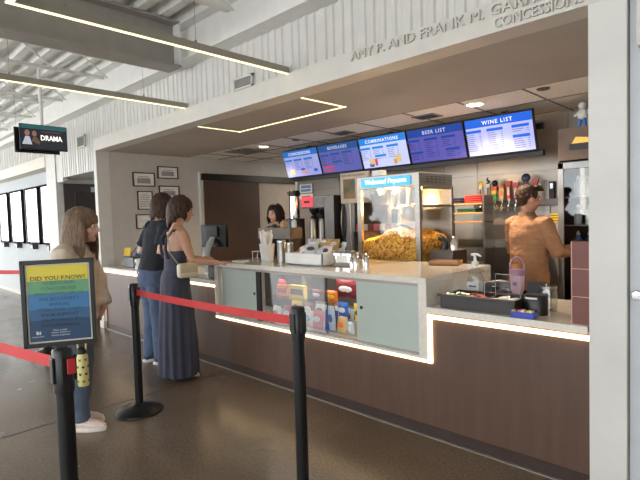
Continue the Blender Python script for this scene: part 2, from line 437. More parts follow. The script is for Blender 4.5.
# fascia lettering ------------------------------------------------
def fit_text(name, body, x0, x1, z0, z1, y, m, ext, parent=None, bold=0.0):
    o = text_obj(name, body, 1.0, m, parent, 0.0)
    vs = [v.co for v in o.data.vertices]
    ax, bx = min(v.x for v in vs), max(v.x for v in vs); az, bz = min(v.y for v in vs), max(v.y for v in vs)
    d = o.data; bpy.data.objects.remove(o); bpy.data.meshes.remove(d)
    S = Matrix.Diagonal(((x1 - x0) / (bx - ax), (z1 - z0) / (bz - az), 1, 1))
    return text_obj(name, body, 1.0, m, parent, ext, 'LEFT', T(x0, y, z0) @ UPR @ S @ T(-ax, -az, 0), bold)
LET = mat('letter_paint', (206, 202, 194), 0.4, var=0.01)
def words(label, body, *a):
    t = thing('raised_lettering', label, 'lettering', (0, 0, 0))
    o = fit_text('all', body, *a, LET, 0.010)
    bm = bmesh.new(); bm.from_mesh(o.data); me0 = o.data; bpy.data.objects.remove(o)
    seen = set(); isl = []
    for v in bm.verts:
        if v in seen: continue
        st = [v]; grp = []
        seen.add(v)
        while st:
            q = st.pop(); grp.append(q)
            for e in q.link_edges:
                w_ = e.other_vert(q)
                if w_ not in seen: seen.add(w_); st.append(w_)
        isl.append((min(q.co.x for q in grp), max(q.co.x for q in grp), grp))
    isl.sort(key=lambda k: k[0]); out = []
    for x0, x1, grp in isl:
        if out and x0 < out[-1][0] + .0015: out[-1][1].extend(grp); out[-1][0] = max(out[-1][0], x1)
        else: out.append([x1, list(grp)])
    for _, grp in out:
        gs = set(grp); b = MB(); mp = {v: b.bm.verts.new(v.co) for v in grp}
        for f_ in bm.faces:
            if f_.verts[0] in gs: b.bm.faces.new([mp[v] for v in f_.verts])
        b.build('letter', LET, t)
    bm.free(); bpy.data.meshes.remove(me0)
words('raised white name lettering on the fascia, upper line', 'AMY P. AND FRANK M. GARRISON', -2.31, -0.78, 2.622, 2.684, 2.756)
words('raised white word CONCESSIONS on the fascia, lower line', 'CONCESSIONS', -1.235, -0.765, 2.548, 2.604, 2.756)

# ================================================================== COUNTER
t = thing('service_counter', 'long dark wood-fronted service counter standing on the concrete floor', 'counter', (0, 0, 0))
b = MB()
b.box(-7.0, -4.19, 2.79, 2.81, 0.075, 0.845); b.box(-4.19, -1.72, 2.79, 2.81, 0.075, 0.53); b.box(-1.72, -0.755, 2.79, 2.81, 0.075, 0.845)
b.build('front_panel', WOOD, t)
b = MB(); b.box(-7.03, -6.985, 2.775, 3.5, 0.1, 0.845, 0.002); b.build('end_panel', WOODL, t)
b = MB(); b.box(-7.0, -0.755, 2.785, 2.80, 0.0, 0.075); b.build('kick_plate', KICK, t)
b = MB(); b.box(-7.0, -0.755, 2.765, 2.785, 0.0, 0.006); b.build('floor_trim', ALU, t)
b = MB(); b.box(-6.98, -4.2, 2.81, 3.5, 0.06, 0.845); b.box(-1.71, -0.76, 2.81, 3.5, 0.06, 0.845); b.box(-4.18, -1.73, 2.81, 3.7, 0.06, 0.52); b.build('carcass', KICK, t)
b = MB(); b.box(-6.98, -4.20, 2.772, 2.79, 0.815, 0.836); b.build('led_strip', LEDM, t)
b = MB(); b.box(-1.70, -0.755, 2.772, 2.79, 0.806, 0.83); b.build('led_strip', LEDM, t)
b = MB(); b.box(-4.212, -1.698, 2.772, 2.79, 0.505, 0.527); b.box(-4.212, -4.192, 2.772, 2.79, 0.527, 0.836); b.box(-1.718, -1.698, 2.772, 2.79, 0.527, 0.83); b.build('led_strip', LEDM, t)
b = MB(); b.box(-7.03, -4.19, 2.755, 3.5, 0.845, 0.885, 0.003)
tag(b.build('countertop', STONE), 'low pale stone countertop at the far left by the framed certificates', 'countertop')
b = MB(); b.box(-1.72, -0.755, 2.755, 3.52, 0.845, 0.885, 0.003)
tag(b.build('countertop', STONE), 'low pale stone countertop at the right with the condiment tray', 'countertop')
# raised display case
t = thing('display_case', 'raised glass-fronted candy display case under the tall pale stone counter', 'display case', (0, 0, 0))
b = MB(); b.box(-4.19, -1.72, 2.755, 3.72, 1.035, 1.075, 0.003); b.build('stone_top', STONE, t)
b = MB(); b.box(-1.785, -1.72, 2.757, 3.72, 0.53, 1.035, 0.002); b.build('side_panel', STONE, t)
b = MB(); b.box(-4.19, -4.13, 2.757, 3.72, 0.53, 1.035, 0.002); b.build('side_panel', STONE, t)
b = MB(); b.box(-4.13, -1.785, 2.757, 3.72, 0.53, 0.548, 0.002); b.build('bottom_slab', STONE, t)
b = MB(); b.box(-4.13, -1.785, 3.36, 3.38, 0.548, 1.035); b.build('back_panel', mat('case_back', (88, 82, 79), 0.6), t)
b = MB(); b.box(-4.13, -1.785, 2.785, 2.82, 1.012, 1.035); b.box(-4.13, -1.785, 2.785, 2.82, 0.548, 0.556); b.build('door_track', ALU, t)
b = MB(); b.box(-3.49, -1.79, 2.86, 3.34, 0.775, 0.783); b.build('shelf', TG, t)
b = MB(); b.box(-4.12, -3.56, 2.80, 2.806, 0.556, 1.012); dd = b.build('sliding_door', FROST, t)
b = MB(); b.lathe([(0, 0), (0.014, 0), (0.014, 0.003), (0.008, 0.002), (0, 0.002)], n=16); b.build('finger_pull', BLACK, dd, True, (-3.60, 2.80, 0.80), (PI / 2, 0, 0))
b = MB(); b.box(-2.355, -1.79, 2.80, 2.806, 0.556, 1.012); dd = b.build('sliding_door', FROST, t)
b = MB(); b.lathe([(0, 0), (0.014, 0), (0.014, 0.003), (0.008, 0.002), (0, 0.002)], n=16); b.build('finger_pull', BLACK, dd, True, (-2.31, 2.80, 0.81), (PI / 2, 0, 0))
b = MB(); b.box(-3.56, -3.50, 2.79, 2.81, 0.556, 1.012); b.build('door_edge', BLACK, t)
b = MB(); b.box(-3.50, -2.65, 2.792, 2.797, 0.556, 1.012); b.build('glass_pane', TGC, t)
# candy ------------------------------------------------------------
def col_mat(n, c, r=0.35, **k): return mat(n, c, r, var=0.03, **k)
CM = {k: col_mat('pack_' + k, c) for k, c in dict(orange=(226, 112, 40), yellow=(228, 190, 44), red=(178, 40, 40), white=(222, 220, 216), blue=(60, 110, 190), green=(70, 140, 70), brown=(96, 58, 42), pink=(214, 96, 120), navy=(34, 44, 84), tan=(190, 160, 110), maroon=(110, 28, 32), clear=(190, 200, 210)).items()}
def candy_box(label, x, y, z, w, h, c, c2, rz=0.0):
    t = thing('candy_box', label, 'candy', (x, y, z), rz, None)
    b = MB(); b.box(-w / 2, w / 2, -0.02, 0.02, 0, h, 0.002); b.build('carton', CM[c], t)
    b = MB(); b.box(-w * .42, w * .42, -0.0215, -0.0195, h * .3, h * .72); b.ell((0, -0.021, h * .5), (w * .3, 0.002, h * .16)); b.build('printed_band', CM[c2], t)
def candy_bag(label, x, y, z, w, h, c, c2, rz=0.0, lean=0.1):
    t = thing('candy_bag', label, 'candy', (x, y, z), (lean, 0, rz))
    b = MB(); n = 9; front = []; 
    g = [[None] * n for _ in range(n)]
    vsA = {}; 
    for s in (-1, 1):
        for i in range(n):
            for k in range(n):
                u = i / (n - 1) * 2 - 1; v = k / (n - 1) * 2 - 1
                th = 0.022 * (1 - u * u) ** .6 * (1 - v ** 4) ** .7 * (1 + .25 * noise.noise((u * 3 + x * 9, v * 3, s)))
                vsA[s, i, k] = b.bm.verts.new((u * w / 2, s * (th + 0.0006), (v + 1) / 2 * h))
        for i in range(n - 1):
            for k in range(n - 1):
                q = [vsA[s, i, k], vsA[s, i + 1, k], vsA[s, i + 1, k + 1], vsA[s, i, k + 1]]
                b.bm.faces.new(q if s < 0 else q[::-1])
    for i in range(n - 1):
        for k in (0, n - 1): b.bm.faces.new((vsA[-1, i, k], vsA[-1, i + 1, k], vsA[1, i + 1, k], vsA[1, i, k]))
    for k in range(n - 1):
        for i in (0, n - 1): b.bm.faces.new((vsA[-1, i, k], vsA[-1, i, k + 1], vsA[1, i, k + 1], vsA[1, i, k]))
    b.build('wrapper', CM[c], t, True)
    b = MB(); b.ell((0, -0.021, h * .52), (w * .33, 0.006, h * .18)); b.build('printed_oval', CM[c2], t, True)
S1 = 0.784; S0 = 0.549
candy_box('orange candy box on the upper shelf, left end', -3.36, 2.95, S1, 0.15, 0.10, 'orange', 'red')
candy_box('bright yellow candy box on the upper shelf beside the orange one', -3.14, 2.93, S1, 0.19, 0.115, 'yellow', 'brown')
candy_bag('red candy bag lying far left on the upper shelf', -3.44, 3.02, S1, 0.10, 0.14, 'red', 'white')
candy_bag('small red and white candy bag on the upper shelf right of the yellow box', -2.94, 2.98, S1, 0.13, 0.09, 'maroon', 'white')
candy_bag('orange red candy bag on the upper shelf near the pane edge', -2.74, 2.95, S1, 0.12, 0.10, 'orange', 'yellow')
low = [('white', 'red', 'white candy bag with red oval, leftmost on the case floor'), ('red', 'white', 'red candy bag with white oval on the case floor under the orange box'), ('brown', 'yellow', 'brown candy bag with yellow oval on the case floor'),
       ('white', 'blue', 'white candy bag with blue oval on the case floor'), ('pink', 'white', 'pink candy bag with white oval on the case floor'), ('blue', 'pink', 'blue candy bag with pink oval on the case floor'), ('tan', 'orange', 'tan candy bag with orange oval on the case floor near the pane edge')]
for i, (c, c2, lb) in enumerate(low): candy_bag(lb, -3.42 + i * 0.135, 2.90 + 0.02 * (i % 2), S0, 0.125, 0.14 + 0.015 * (i % 3), c, c2, 0.15 * ((i % 3) - 1), -0.15)
low2 = [('yellow', 'red', 'yellow candy bag behind the others, left back of the case floor'), ('maroon', 'white', 'maroon candy bag in the back row of the case floor'), ('white', 'green', 'white candy bag with green oval in the back row'), ('white', 'pink', 'white candy bag with pink oval in the back row'), ('clear', 'red', 'silvery candy bag with red oval in the back row')]
for i, (c, c2, lb) in enumerate(low2): candy_bag(lb, -3.36 + i * 0.16, 3.10, S0, 0.14, 0.19, c, c2, 0.1 * (i % 2), -0.1)
candy_bag('large dark red snack bag hanging at the open right end of the case', -2.60, 2.98, 0.83, 0.22, 0.15, 'maroon', 'white')
candy_bag('blue candy bag hanging below the dark red snack bag', -2.62, 2.95, 0.67, 0.11, 0.13, 'blue', 'white')
candy_bag('yellow candy bag hanging beside the right frosted door', -2.44, 2.95, 0.655, 0.12, 0.15, 'yellow', 'brown')
candy_bag('green and yellow candy bag on the upper shelf against the right frosted door', -2.44, 2.99, 0.80, 0.10, 0.15, 'tan', 'green')
candy_bag('green candy bag behind the pane edge of the case', -2.80, 3.0, 0.66, 0.08, 0.11, 'green', 'white')
candy_bag('clear candy strip hanging low in the case, left of the two', -2.70, 2.90, 0.56, 0.07, 0.21, 'clear', 'blue')
candy_bag('clear candy strip hanging low beside the right frosted door', -2.50, 2.90, 0.56, 0.06, 0.10, 'clear', 'white')

# ------------------------------------------------ things on the raised counter
CT = 1.0755
def on(x, y, z=CT): return (x, y, z)
t = thing('card_reader', 'small white card pad on the raised counter by the hand of the woman in navy', 'card reader', on(-3.93, 2.90), 0.3)
b = MB(); b.box(-0.07, 0.07, -0.05, 0.05, 0, 0.014, 0.005); b.build('body', WPLAS, t); b = MB(); b.box(-0.05, 0.05, -0.02, 0.035, 0.014, 0.016); b.build('screen', GREY, t)
t = thing('ticket_stand', 'small chrome wire table stand on the raised counter beside the straw cup', 'stand', on(-4.03, 3.24), 0.2)
b = MB(); b.box(-0.09, 0.09, -0.05, 0.05, 0.075, 0.083, 0.002); b.build('plate', STEEL, t)
for sx in (-.08, .08):
    for sy in (-.04, .04):
        b = MB(); b.cyl((sx, sy, 0), (sx, sy, 0.076), 0.005, n=8); b.build('leg', STEEL, t, True)
t = thing('straw_cup', 'tall white cup packed with white paper-wrapped straws on the raised counter', 'cup', on(-3.78, 3.12), 0)
b = MB(); b.lathe([(0.0, 0), (0.06, 0), (0.078, 0.17), (0.074, 0.17), (0.056, 0.006), (0, 0.006)]); b.build('cup', WPLAS, t, True)
for i in range(30):
    a = random.random() * 6.28; r = 0.058 * math.sqrt(random.random()); b = MB()
    b.cyl((r * .6 * math.cos(a), r * .6 * math.sin(a), 0.01), (r * 1.15 * math.cos(a), r * 1.15 * math.sin(a), 0.25 + random.random() * 0.06), 0.009, n=8); b.build('wrapped_straw', PAPER, t, True)
def canister(label, x, y, r, h):
    t = thing('steel_canister', label, 'canister', on(x, y))
    b = MB(); b.lathe([(0, 0), (r, 0), (r, h * .97), (r * .94, h), (r * .9, h), (r * .9, h * .3), (0, h * .3)]); b.build('body', STEEL, t, True)
    b = MB(); b.lathe([(r * 1.0, h * .9), (r * 1.06, h * .91), (r * 1.06, h * .94), (r, h * .95)]); b.build('rim', CHROME, t, True)
canister('tall brushed steel canister between the straw cup and the snack tray', -3.58, 3.14, 0.045, 0.21)
canister('narrow brushed steel canister just right of the tall one', -3.46, 3.14, 0.032, 0.19)
t = thing('condiment_rack', 'grey steel condiment rack raised on legs behind the straw cup', 'rack', on(-4.0, 3.50))
b = MB(); b.box(-0.28, 0.25, -0.09, 0.09, 0.20, 0.32, 0.004); b.build('bin', mat('rack_grey', (112, 106, 100), .4, metal=.6), t)
for sx in (-.26, .23):
    b = MB(); b.box(sx - .01, sx + .01, -.07, .07, 0, 0.2); b.build('leg', DGREY, t)
def bottle(label, x, y, z, r, h, m, mc, n='squeeze_bottle'):
    t = thing(n, label, 'bottle', (x, y, z))
    b = MB(); b.lathe([(0, 0), (r, 0), (r * 1.02, h * .1), (r, h * .65), (r * .5, h * .8), (r * .45, h * .86), (0, h * .86)]); b.build('body', m, t, True)
    b = MB(); b.lathe([(0, h * .84), (r * .55, h * .84), (r * .5, h * .9), (r * .15, h), (0, h)]); b.build('cap', mc, t, True)
bottle('orange squeeze bottle standing in the steel condiment rack', -3.95, 3.50, CT + .321, .033, .085, CM['tan'], CM['orange'])
bottle('dark bottle with green lid at the left of the condiment rack', -4.10, 3.50, CT + .321, .035, .045, BLACK, CM['green'])
bottle('clear grey bottle in the condiment rack right of the orange one', -3.85, 3.50, CT + .321, .028, .10, GREY, DGREY)
bottle('second clear grey bottle at the right end of the condiment rack', -3.78, 3.50, CT + .321, .028, .10, CM['clear'], DGREY)
# snack tray
t = thing('snack_tray', 'white open tray on the raised counter heaped with bagged snacks', 'tray', on(-3.10, 3.18))
b = MB(); b.box(-0.24, 0.24, -0.22, -0.208, 0, 0.105, 0.002); b.box(-0.24, 0.24, 0.208, 0.22, 0, 0.105, 0.002); b.box(-0.24, -0.228, -0.22, 0.22, 0, 0.105, 0.002); b.box(0.228, 0.24, -0.22, 0.22, 0, 0.105, 0.002); b.box(-0.24, 0.24, -0.22, 0.22, 0, 0.01)
b.build('tray_walls', WPLAS, t)
b = MB(); b.box(-0.242, 0.242, -0.223, -0.219, 0.05, 0.054); b.build('seam', PAPER, t)
TRB = [('white', 'red'), ('clear', 'white'), ('tan', 'white'), ('white', 'brown'), ('clear', 'brown')]
pos = ['front left', 'front, second from left', 'front middle', 'front right', 'front, far right', 'back left', 'back, second from left', 'back middle', 'back right', 'back, far right', 'top of the heap']
for i, ps in enumerate(pos):
    r, k = divmod(i, 5); c, c2 = TRB[(i * 2 + r) % 5]
    x = -3.10 - 0.17 + k * 0.085 if r < 2 else -3.08
    candy_bag('small bagged snack in the white tray, ' + ps, x, 3.18 - 0.12 + 0.2 * r if r < 2 else 3.18, CT + 0.055 + 0.035 * (r % 2) + (0.08 if r == 2 else 0) + 0.012 * (i % 3), 0.12, 0.115, c, c2, 0.5 * ((i % 3) - 1), -0.5 if r < 2 else -.9)
# napkin dispenser + shakers
t = thing('napkin_dispenser', 'chrome napkin dispenser on the raised counter in front of the popcorn machine', 'dispenser', on(-2.72, 3.12), 0.12)
b = MB(); b.box(-0.10, 0.085, -0.07, 0.07, 0.0, 0.12, 0.012); b.build('housing', CHROME, t, True); b = MB(); b.box(-0.06, 0.05, -0.074, -0.068, 0.035, 0.095); b.build('napkin', PAPER, t)
def shaker(label, x, y, h=0.085):
    t = thing('shaker', label, 'shaker', on(x, y))
    b = MB(); b.lathe([(0, 0), (.022, 0), (.022, h * .75), (.020, h * .78), (0, h * .78)]); b.build('body', CHROME, t, True)
    b = MB(); b.lathe([(0, h * .76), (.0235, h * .76), (.0235, h * .9), (.014, h), (0, h)]); b.build('lid', STEEL, t, True)
shaker('chrome shaker beside the napkin dispenser, leftmost of four', -2.63, 3.08)
shaker('chrome shaker second from the left, nearest the counter front', -2.56, 3.05, 0.095)
shaker('chrome shaker, taller one at the back of the four', -2.57, 3.17, 0.11)
shaker('chrome shaker at the right of the four', -2.50, 3.11, 0.095)
t = thing('cardboard_tray', 'flat brown cardboard food tray at the right back of the raised counter', 'tray', on(-2.04, 3.58), 0.25)
b = MB(); b.box(-0.12, 0.12, -0.08, 0.08, 0, 0.008); b.box(-0.12, 0.12, -0.08, -0.074, 0, 0.035); b.box(-0.12, 0.12, 0.074, 0.08, 0, 0.035); b.box(-0.12, -0.114, -0.08, 0.08, 0, 0.035); b.box(0.114, 0.12, -0.08, 0.08, 0, 0.035); b.build('folded_board', mat('cardboard', (168, 126, 84), 0.8, var=0.05), t)
b = MB(); b.box(-0.09, 0.09, -0.055, 0.055, 0.008, 0.03, 0.003); b.build('paper_liner', mat('kraft_dark', (120, 84, 62), 0.8), t)

# ------------------------------------------------ popcorn machine
px0, px1, py0, py1 = -3.14, -2.41, 3.78, 4.38; kx0 = -2.72
t = thing('popcorn_machine', 'glass-sided steel popcorn machine with a blue sign behind the raised counter', 'popcorn machine', (0, 0, 0))
b = MB(); b.box(px0, px1, py0, py1, 0.0, 1.02, 0.004); b.build('cart_base', STEEL, t)
for xx, yy, n in ((px0, py0, 0), (px1 - .05, py0, 1), (px0, py1 - .04, 2), (px1 - .04, py1 - .04, 3)):
    b = MB(); b.box(xx, xx + 0.05, yy, yy + 0.04, 1.02, 1.76, 0.003); b.build('corner_post', STEEL, t)
b = MB(); b.box(px0, px1, py0, py1, 1.755, 1.88, 0.004); hd = b.build('header', STEEL, t)
b = MB()
for i in range(5):
    for k in range(3):
        b.box(px1 - 0.001, px1 + 0.002, py0 + 0.12 + i * .075, py0 + 0.165 + i * .075, 1.79 + k * .026, 1.797 + k * .026)
b.build('vent_slot', BLACK, hd)
b = MB(); BLU = mat('sign_blue', (70, 160, 224), 0.4, emit=0.4, var=0.02)
pl = [(px0 + .07, 1.785), (px0 + .07, 1.845), (px0 + .085, 1.86), (px1 - .1, 1.86), (px1 - .085, 1.845), (px1 - .085, 1.785), (px1 - .1, 1.77), (px0 + .085, 1.77)]
b.prism(pl, 'y', py0 - 0.012, py0); sg = b.build('sign_plate', BLU, t)
WEM = mat('white_glow_letter', (240, 244, 250), 0.5, emit=.5)
o = fit_text('sign_letters', 'Welcome! Popcorn', px0 + .12, px1 - .13, 1.785, 1.846, py0 - .014, WEM, 0.0015, sg, bold=0.02)
b = MB(); b.box(px0 + .05, px1 - .05, py0 + .006, py0 + .012, 1.03, 1.755); b.build('front_glass', TG, t)
b = MB(); b.box(px1 - .012, px1 - .006, py0 + .04, py1 - .04, 1.03, 1.755); b.build('side_glass', TG, t)
b = MB(); b.box(px0 + .006, px0 + .012, py0 + .04, py1 - .04, 1.03, 1.755); b.build('side_glass', TG, t)
b = MB(); b.box(px0 + .05, px1 - .05, py1 - .02, py1 - .012, 1.03, 1.45); b.box(kx0 - .02, px1 - .05, py1 - .02, py1 - .012, 1.45, 1.75); b.build('back_panel', STEEL, t)
kx, ky = -2.72, 4.08
b = MB(); b.lathe([(0, 0), (.12, 0), (.135, .02), (.135, .13), (.125, .15), (0, .155)], (kx, ky, 1.43)); k = b.build('kettle', STEEL, t, True)
b = MB(); b.cyl((kx, ky, 1.58), (kx, ky, 1.755), .03); b.cyl((kx - .1, ky, 1.585), (kx + .1, ky, 1.60), .012); b.build('kettle_hanger', STEEL, t, True)
b = MB(); b.box(kx - .04, kx + .04, py0 + .05, py0 + .09, 1.42, 1.56, .004); b.build('control_box', BLACK, t)
b = MB(); b.tube([(kx + .02, py0 + .06, 1.38), (kx + .07, py0 + .03, 1.40), (kx + .15, py0 + .02, 1.39), (kx + .22, py0 + .02, 1.36)], .008); b.build('lever', BLACK, t, True)
b = MB(); b.box(px0 + .06, px0 + .24, py0 + .2, py0 + .24, 1.60, 1.75, .004); b.build('switch_panel', BLACK, t)
WARMB = mat('warm_bulb', (255, 200, 120), emit=30, ecol=(255, 176, 84))
for xx in (-2.98, -2.80, -2.52):
    b = MB(); b.cyl((xx, ky - .12, 1.735), (xx, ky - .12, 1.755), .022, .03); b.ell((xx, ky - .12, 1.725), (.018, .018, .02)); b.build('warming_bulb', WARMB, t, True)
b = MB(); b.box(px1 - .004, px1 + .006, py0 + .05, py1 - .02, 1.56, 1.58); b.box(px1 - .004, px1 + .006, py0 + .05, py1 - .02, 1.73, 1.755); b.build('side_frame', STEEL, t)
b = MB(); b.box(px0 + .18, px0 + .3, py0 + .02, py0 + .1, 1.88, 1.935, .003)
tag(b.build('paper_note', PAPER), 'small white box on top of the popcorn machine', 'box')
# popcorn heap
random.seed(3)
PC = mat('popcorn', (226, 152, 40), 0.7, var=0.0, scale=60, col2=(246, 190, 80))
PC3 = mat('popcorn_deep', (186, 108, 22), 0.7, var=.05); PC2 = mat('popcorn_pale', (255, 214, 112), 0.7, var=.05); b = MB()
def hgt(x, y):
    u = (x + 2.75) / .36; return 1.21 + 0.09 * math.exp(-((x + 2.72) ** 2) / .07) + 0.035 * noise.noise((x * 6, y * 6, 0)) + 0.03 * (1 - u * u)
nx, ny = 26, 20; G = {}
for i in range(nx + 1):
    for k in range(ny + 1):
        x = px0 + .05 + (px1 - px0 - .1) * i / nx; y = py0 + .02 + (py1 - py0 - .06) * k / ny
        G[i, k] = (b.bm.verts.new((x, y, hgt(x, y) - .012)), b.bm.verts.new((x, y, 1.03)))
for i in range(nx):
    for k in range(ny):
        b.bm.faces.new([G[i, k][0], G[i + 1, k][0], G[i + 1, k + 1][0], G[i, k + 1][0]])
        b.bm.faces.new([G[i, k][1], G[i, k + 1][1], G[i + 1, k + 1][1], G[i + 1, k][1]])
for i in range(nx):
    for k in (0, ny): b.bm.faces.new([G[i, k][1], G[i + 1, k][1], G[i + 1, k][0], G[i, k][0]])
for k in range(ny):
    for i in (0, nx): b.bm.faces.new([G[i, k][1], G[i, k + 1][1], G[i, k + 1][0], G[i, k][0]])
def kern(x, y, z):
    for _ in range(2):
        r = random.uniform(.011, .018)
        v = bmesh.ops.create_icosphere(b.bm, subdivisions=1, radius=r)['verts']
        o = Vector((x + random.uniform(-.007, .007), y + random.uniform(-.007, .007), z + random.uniform(-.005, .008)))
        for q in v: q.co = q.co * random.uniform(.8, 1.2) + o
        k = random.choice((0, 0, 1, 1, 2))
        for q in {f for q in v for f in q.link_faces}: q.material_index = int(k)
for _ in range(1500):
    x = random.uniform(px0 + .06, px1 - .06); y = random.uniform(py0 + .03, py1 - .06); kern(x, y, hgt(x, y) - .004)
for _ in range(700): 
    x = random.uniform(px0 + .06, px1 - .06); kern(x, py0 + .028, random.uniform(1.04, hgt(x, py0 + .03)))
for _ in range(500):
    y = random.uniform(py0 + .03, py1 - .06); kern(px1 - .03 - .02, y, random.uniform(1.04, hgt(px1 - .06, y)))
o = b.build('popcorn', [PC, PC2, PC3]); o['kind'] = 'stuff'; tag(o, 'heap of yellow popcorn filling the glass popcorn machine', 'popcorn')
# menu light box behind
t = thing('menu_board', 'pale menu board with green pictures on a pole behind the popcorn machine', 'menu', (-3.97, 4.74, 0))
b = MB(); b.box(-0.22, 0.24, -0.02, 0.02, 1.66, 2.05, .004); b.build('board', mat('panel_beige', (190, 176, 158), .5), t)
b = MB(); b.box(-0.17, 0.02, -0.024, -0.02, 1.72, 1.97); b.build('picture', mat('pic_green', (46, 84, 64), .5, col2=(150, 110, 60), scale=9), t)
join_text('panel_title', [('POPCORN AND DRINKS', 0.034, -.19, 2.0, 'LEFT', -.022)], mat('ink_dark', (50, 54, 66), .5), t)
b = MB(); b.cyl((-.08, 0, .93), (-.08, 0, 1.67), .014); b.cyl((-.08, 0, .925), (-.08, 0, .94), .09); b.build('pole', STEEL, t, True)
# back counter
t = thing('back_counter', 'steel back counter along the rear wall under the menus', 'counter', (0, 0, 0))
b = MB(); b.box(-5.3, -2.95, 4.72, 5.58, .88, .925, .004); b.build('worktop', STEEL, t); b = MB(); b.box(-5.28, -2.97, 4.75, 5.58, 0, .88); b.build('cabinet', DGREY, t)
BC = .9255
# coffee brewer
t = thing('coffee_brewer', 'dark steel twin coffee brewer with a red display on the back counter', 'coffee machine', (-4.70, 4.95, BC))
DS = mat('dark_steel', (84, 80, 78), .3, metal=.8, var=.05)
b = MB(); b.box(-.33, .10, -.12, .3, .70, .865, .006); b.build('brew_head', DS, t)
b = MB(); b.box(-.33, .10, .1, .3, 0, .70, .004); b.build('back_housing', BLACK, t)
b = MB(); b.box(.10, .28, -.12, .3, 0, .865, .006); b.build('side_tower', DS, t)
b = MB(); b.box(-.335, -.12, -.126, -.119, .725, .86); dp = b.build('red_display', mat('red_display', (214, 40, 52), .4, emit=.8), t)
b = MB(); b.box(-.29, -.17, -.13, -.125, .77, .81); b.build('readout', BLACK, dp)
for xx in (-.21, -.03):
    b = MB(); b.lathe([(0, 0), (.03, 0), (.075, .07), (.075, .1), (0, .1)], (xx, 0.0, .60)); b.build('filter_basket', BLACK, t, True)
b = MB(); b.box(-.33, .10, -.12, .3, .0, .03, .004); b.build('drip_base', STEEL, t)
def urn(label, x, y, r=.062, h=.52):
    t = thing('coffee_urn', label, 'urn', (x, y, BC + .03))
    b = MB(); b.lathe([(0, 0), (r, 0), (r, h * .9), (r * .8, h), (0, h)]); b.build('body', STEEL, t, True)
    b = MB(); b.lathe([(0, h * .97), (r * .85, h * .97), (r * .6, h * 1.08), (0, h * 1.1)]); b.cyl((0, -r, .07), (0, -r - .03, .07), .01); b.build('lid', BLACK, t, True)
urn('left steel coffee urn under the twin brewer', -4.91, 4.93); urn('right steel coffee urn under the twin brewer', -4.73, 4.93)
t = thing('airpot', 'shiny steel airpot with black pump lid left of the coffee brewer', 'airpot', (-5.18, 4.82, 0.9255))
b = MB(); b.box(-.1, .1, -.1, .1, 0, .56, .004); b.build('riser', DGREY, t)
b = MB(); b.lathe([(0, 0), (.08, 0), (.082, .03), (.08, .32), (.06, .34), (0, .34)], (0, 0, .56)); b.build('flask', CHROME, t, True)
b = MB(); b.lathe([(0, 0), (.085, 0), (.09, .04), (.07, .075), (0, .08)], (0, 0, .89)); b.box(-.13, -.02, -.025, .025, .92, .95, .008); b.build('pump_lid', BLACK, t, True)
t = thing('refrigerator', 'dark grey appliance with curved handle right of the coffee brewer', 'refrigerator', (-4.28, 5.2, 0.9255))
b = MB(); b.box(-.125, .125, -.25, .33, 0, .86, .01); b.build('body', DS, t); b = MB(); b.tube([(-.07, -.25, .25), (-.07, -.29, .35), (-.07, -.30, .5), (-.07, -.29, .65), (-.07, -.25, .75)], .01); b.build('handle', STEEL, t, True)
# notices on the wall edge
for lb, z0, z1, xw in (('blue and white notice taped to the rear wall above the coffee brewer', 1.90, 2.04, .14), ('small pale notice under the blue one above the coffee brewer', 1.80, 1.88, .16)):
    t = thing('wall_notice', lb, 'notice', (-5.70, 5.57, 0)); b = MB(); b.box(-xw, xw, -.004, .01, z0, z1); b.build('sheet', PAPER, t)
    if z1 > 2: b = MB(); b.box(-xw * .8, xw * .8, -.006, -.004, z0 + .075, z1 - .02); b.box(-xw * .8, xw * .8, -.006, -.004, z0 + .02, z0 + .06); b.build('print_block', mat('notice_blue', (110, 140, 175), .6), t)
    else: b = MB(); b.box(-xw * .7, xw * .7, -.006, -.004, z0 + .03, z0 + .05); b.build('print_block', mat('notice_red', (170, 110, 100), .6), t)
# dark drink dispenser with cups left of popcorn glass
t = thing('cup_rack', 'row of small red and white cartons standing on the back counter behind the popcorn machine', 'rack', (-3.78, 4.98, BC))
b = MB(); b.box(-.36, .3, -.1, .1, .36, .38); b.box(-.36, -.34, -.1, .1, 0, .36); b.box(.28, .3, -.1, .1, 0, .36); b.box(-.34, .28, .06, .08, .0, .36); b.build('shelf', DGREY, t)
for i in range(6):
    b = MB(); b.box(-.33 + i * .095, -.25 + i * .095, -.06, .06, .38, .46, .003); b.build('carton', [CM['red'], CM['white'], CM['maroon'], CM['pink'], CM['white'], CM['red']][i], t)
t = thing('equipment_box', 'grey box with a steel bottle and black scoop right of the popcorn machine', 'box', (-2.16, 3.95, 0.0))
b = MB(); b.box(-.18, .05, -.13, .13, 0, 1.17, .005); b.build('box_body', DS, t)
b = MB(); b.lathe([(0, 0), (.035, 0), (.035, .07), (.015, .1), (.015, .12), (0, .12)], (-.01, 0, 1.17)); b.build('steel_bottle', CHROME, t, True)
b = MB(); b.tube([(-.11, 0, 1.17), (-.09, 0, 1.24), (-.12, 0, 1.27), (-.16, 0, 1.27)], [.04, .03, .025, .015]); b.build('black_scoop', BLACK, t, True)
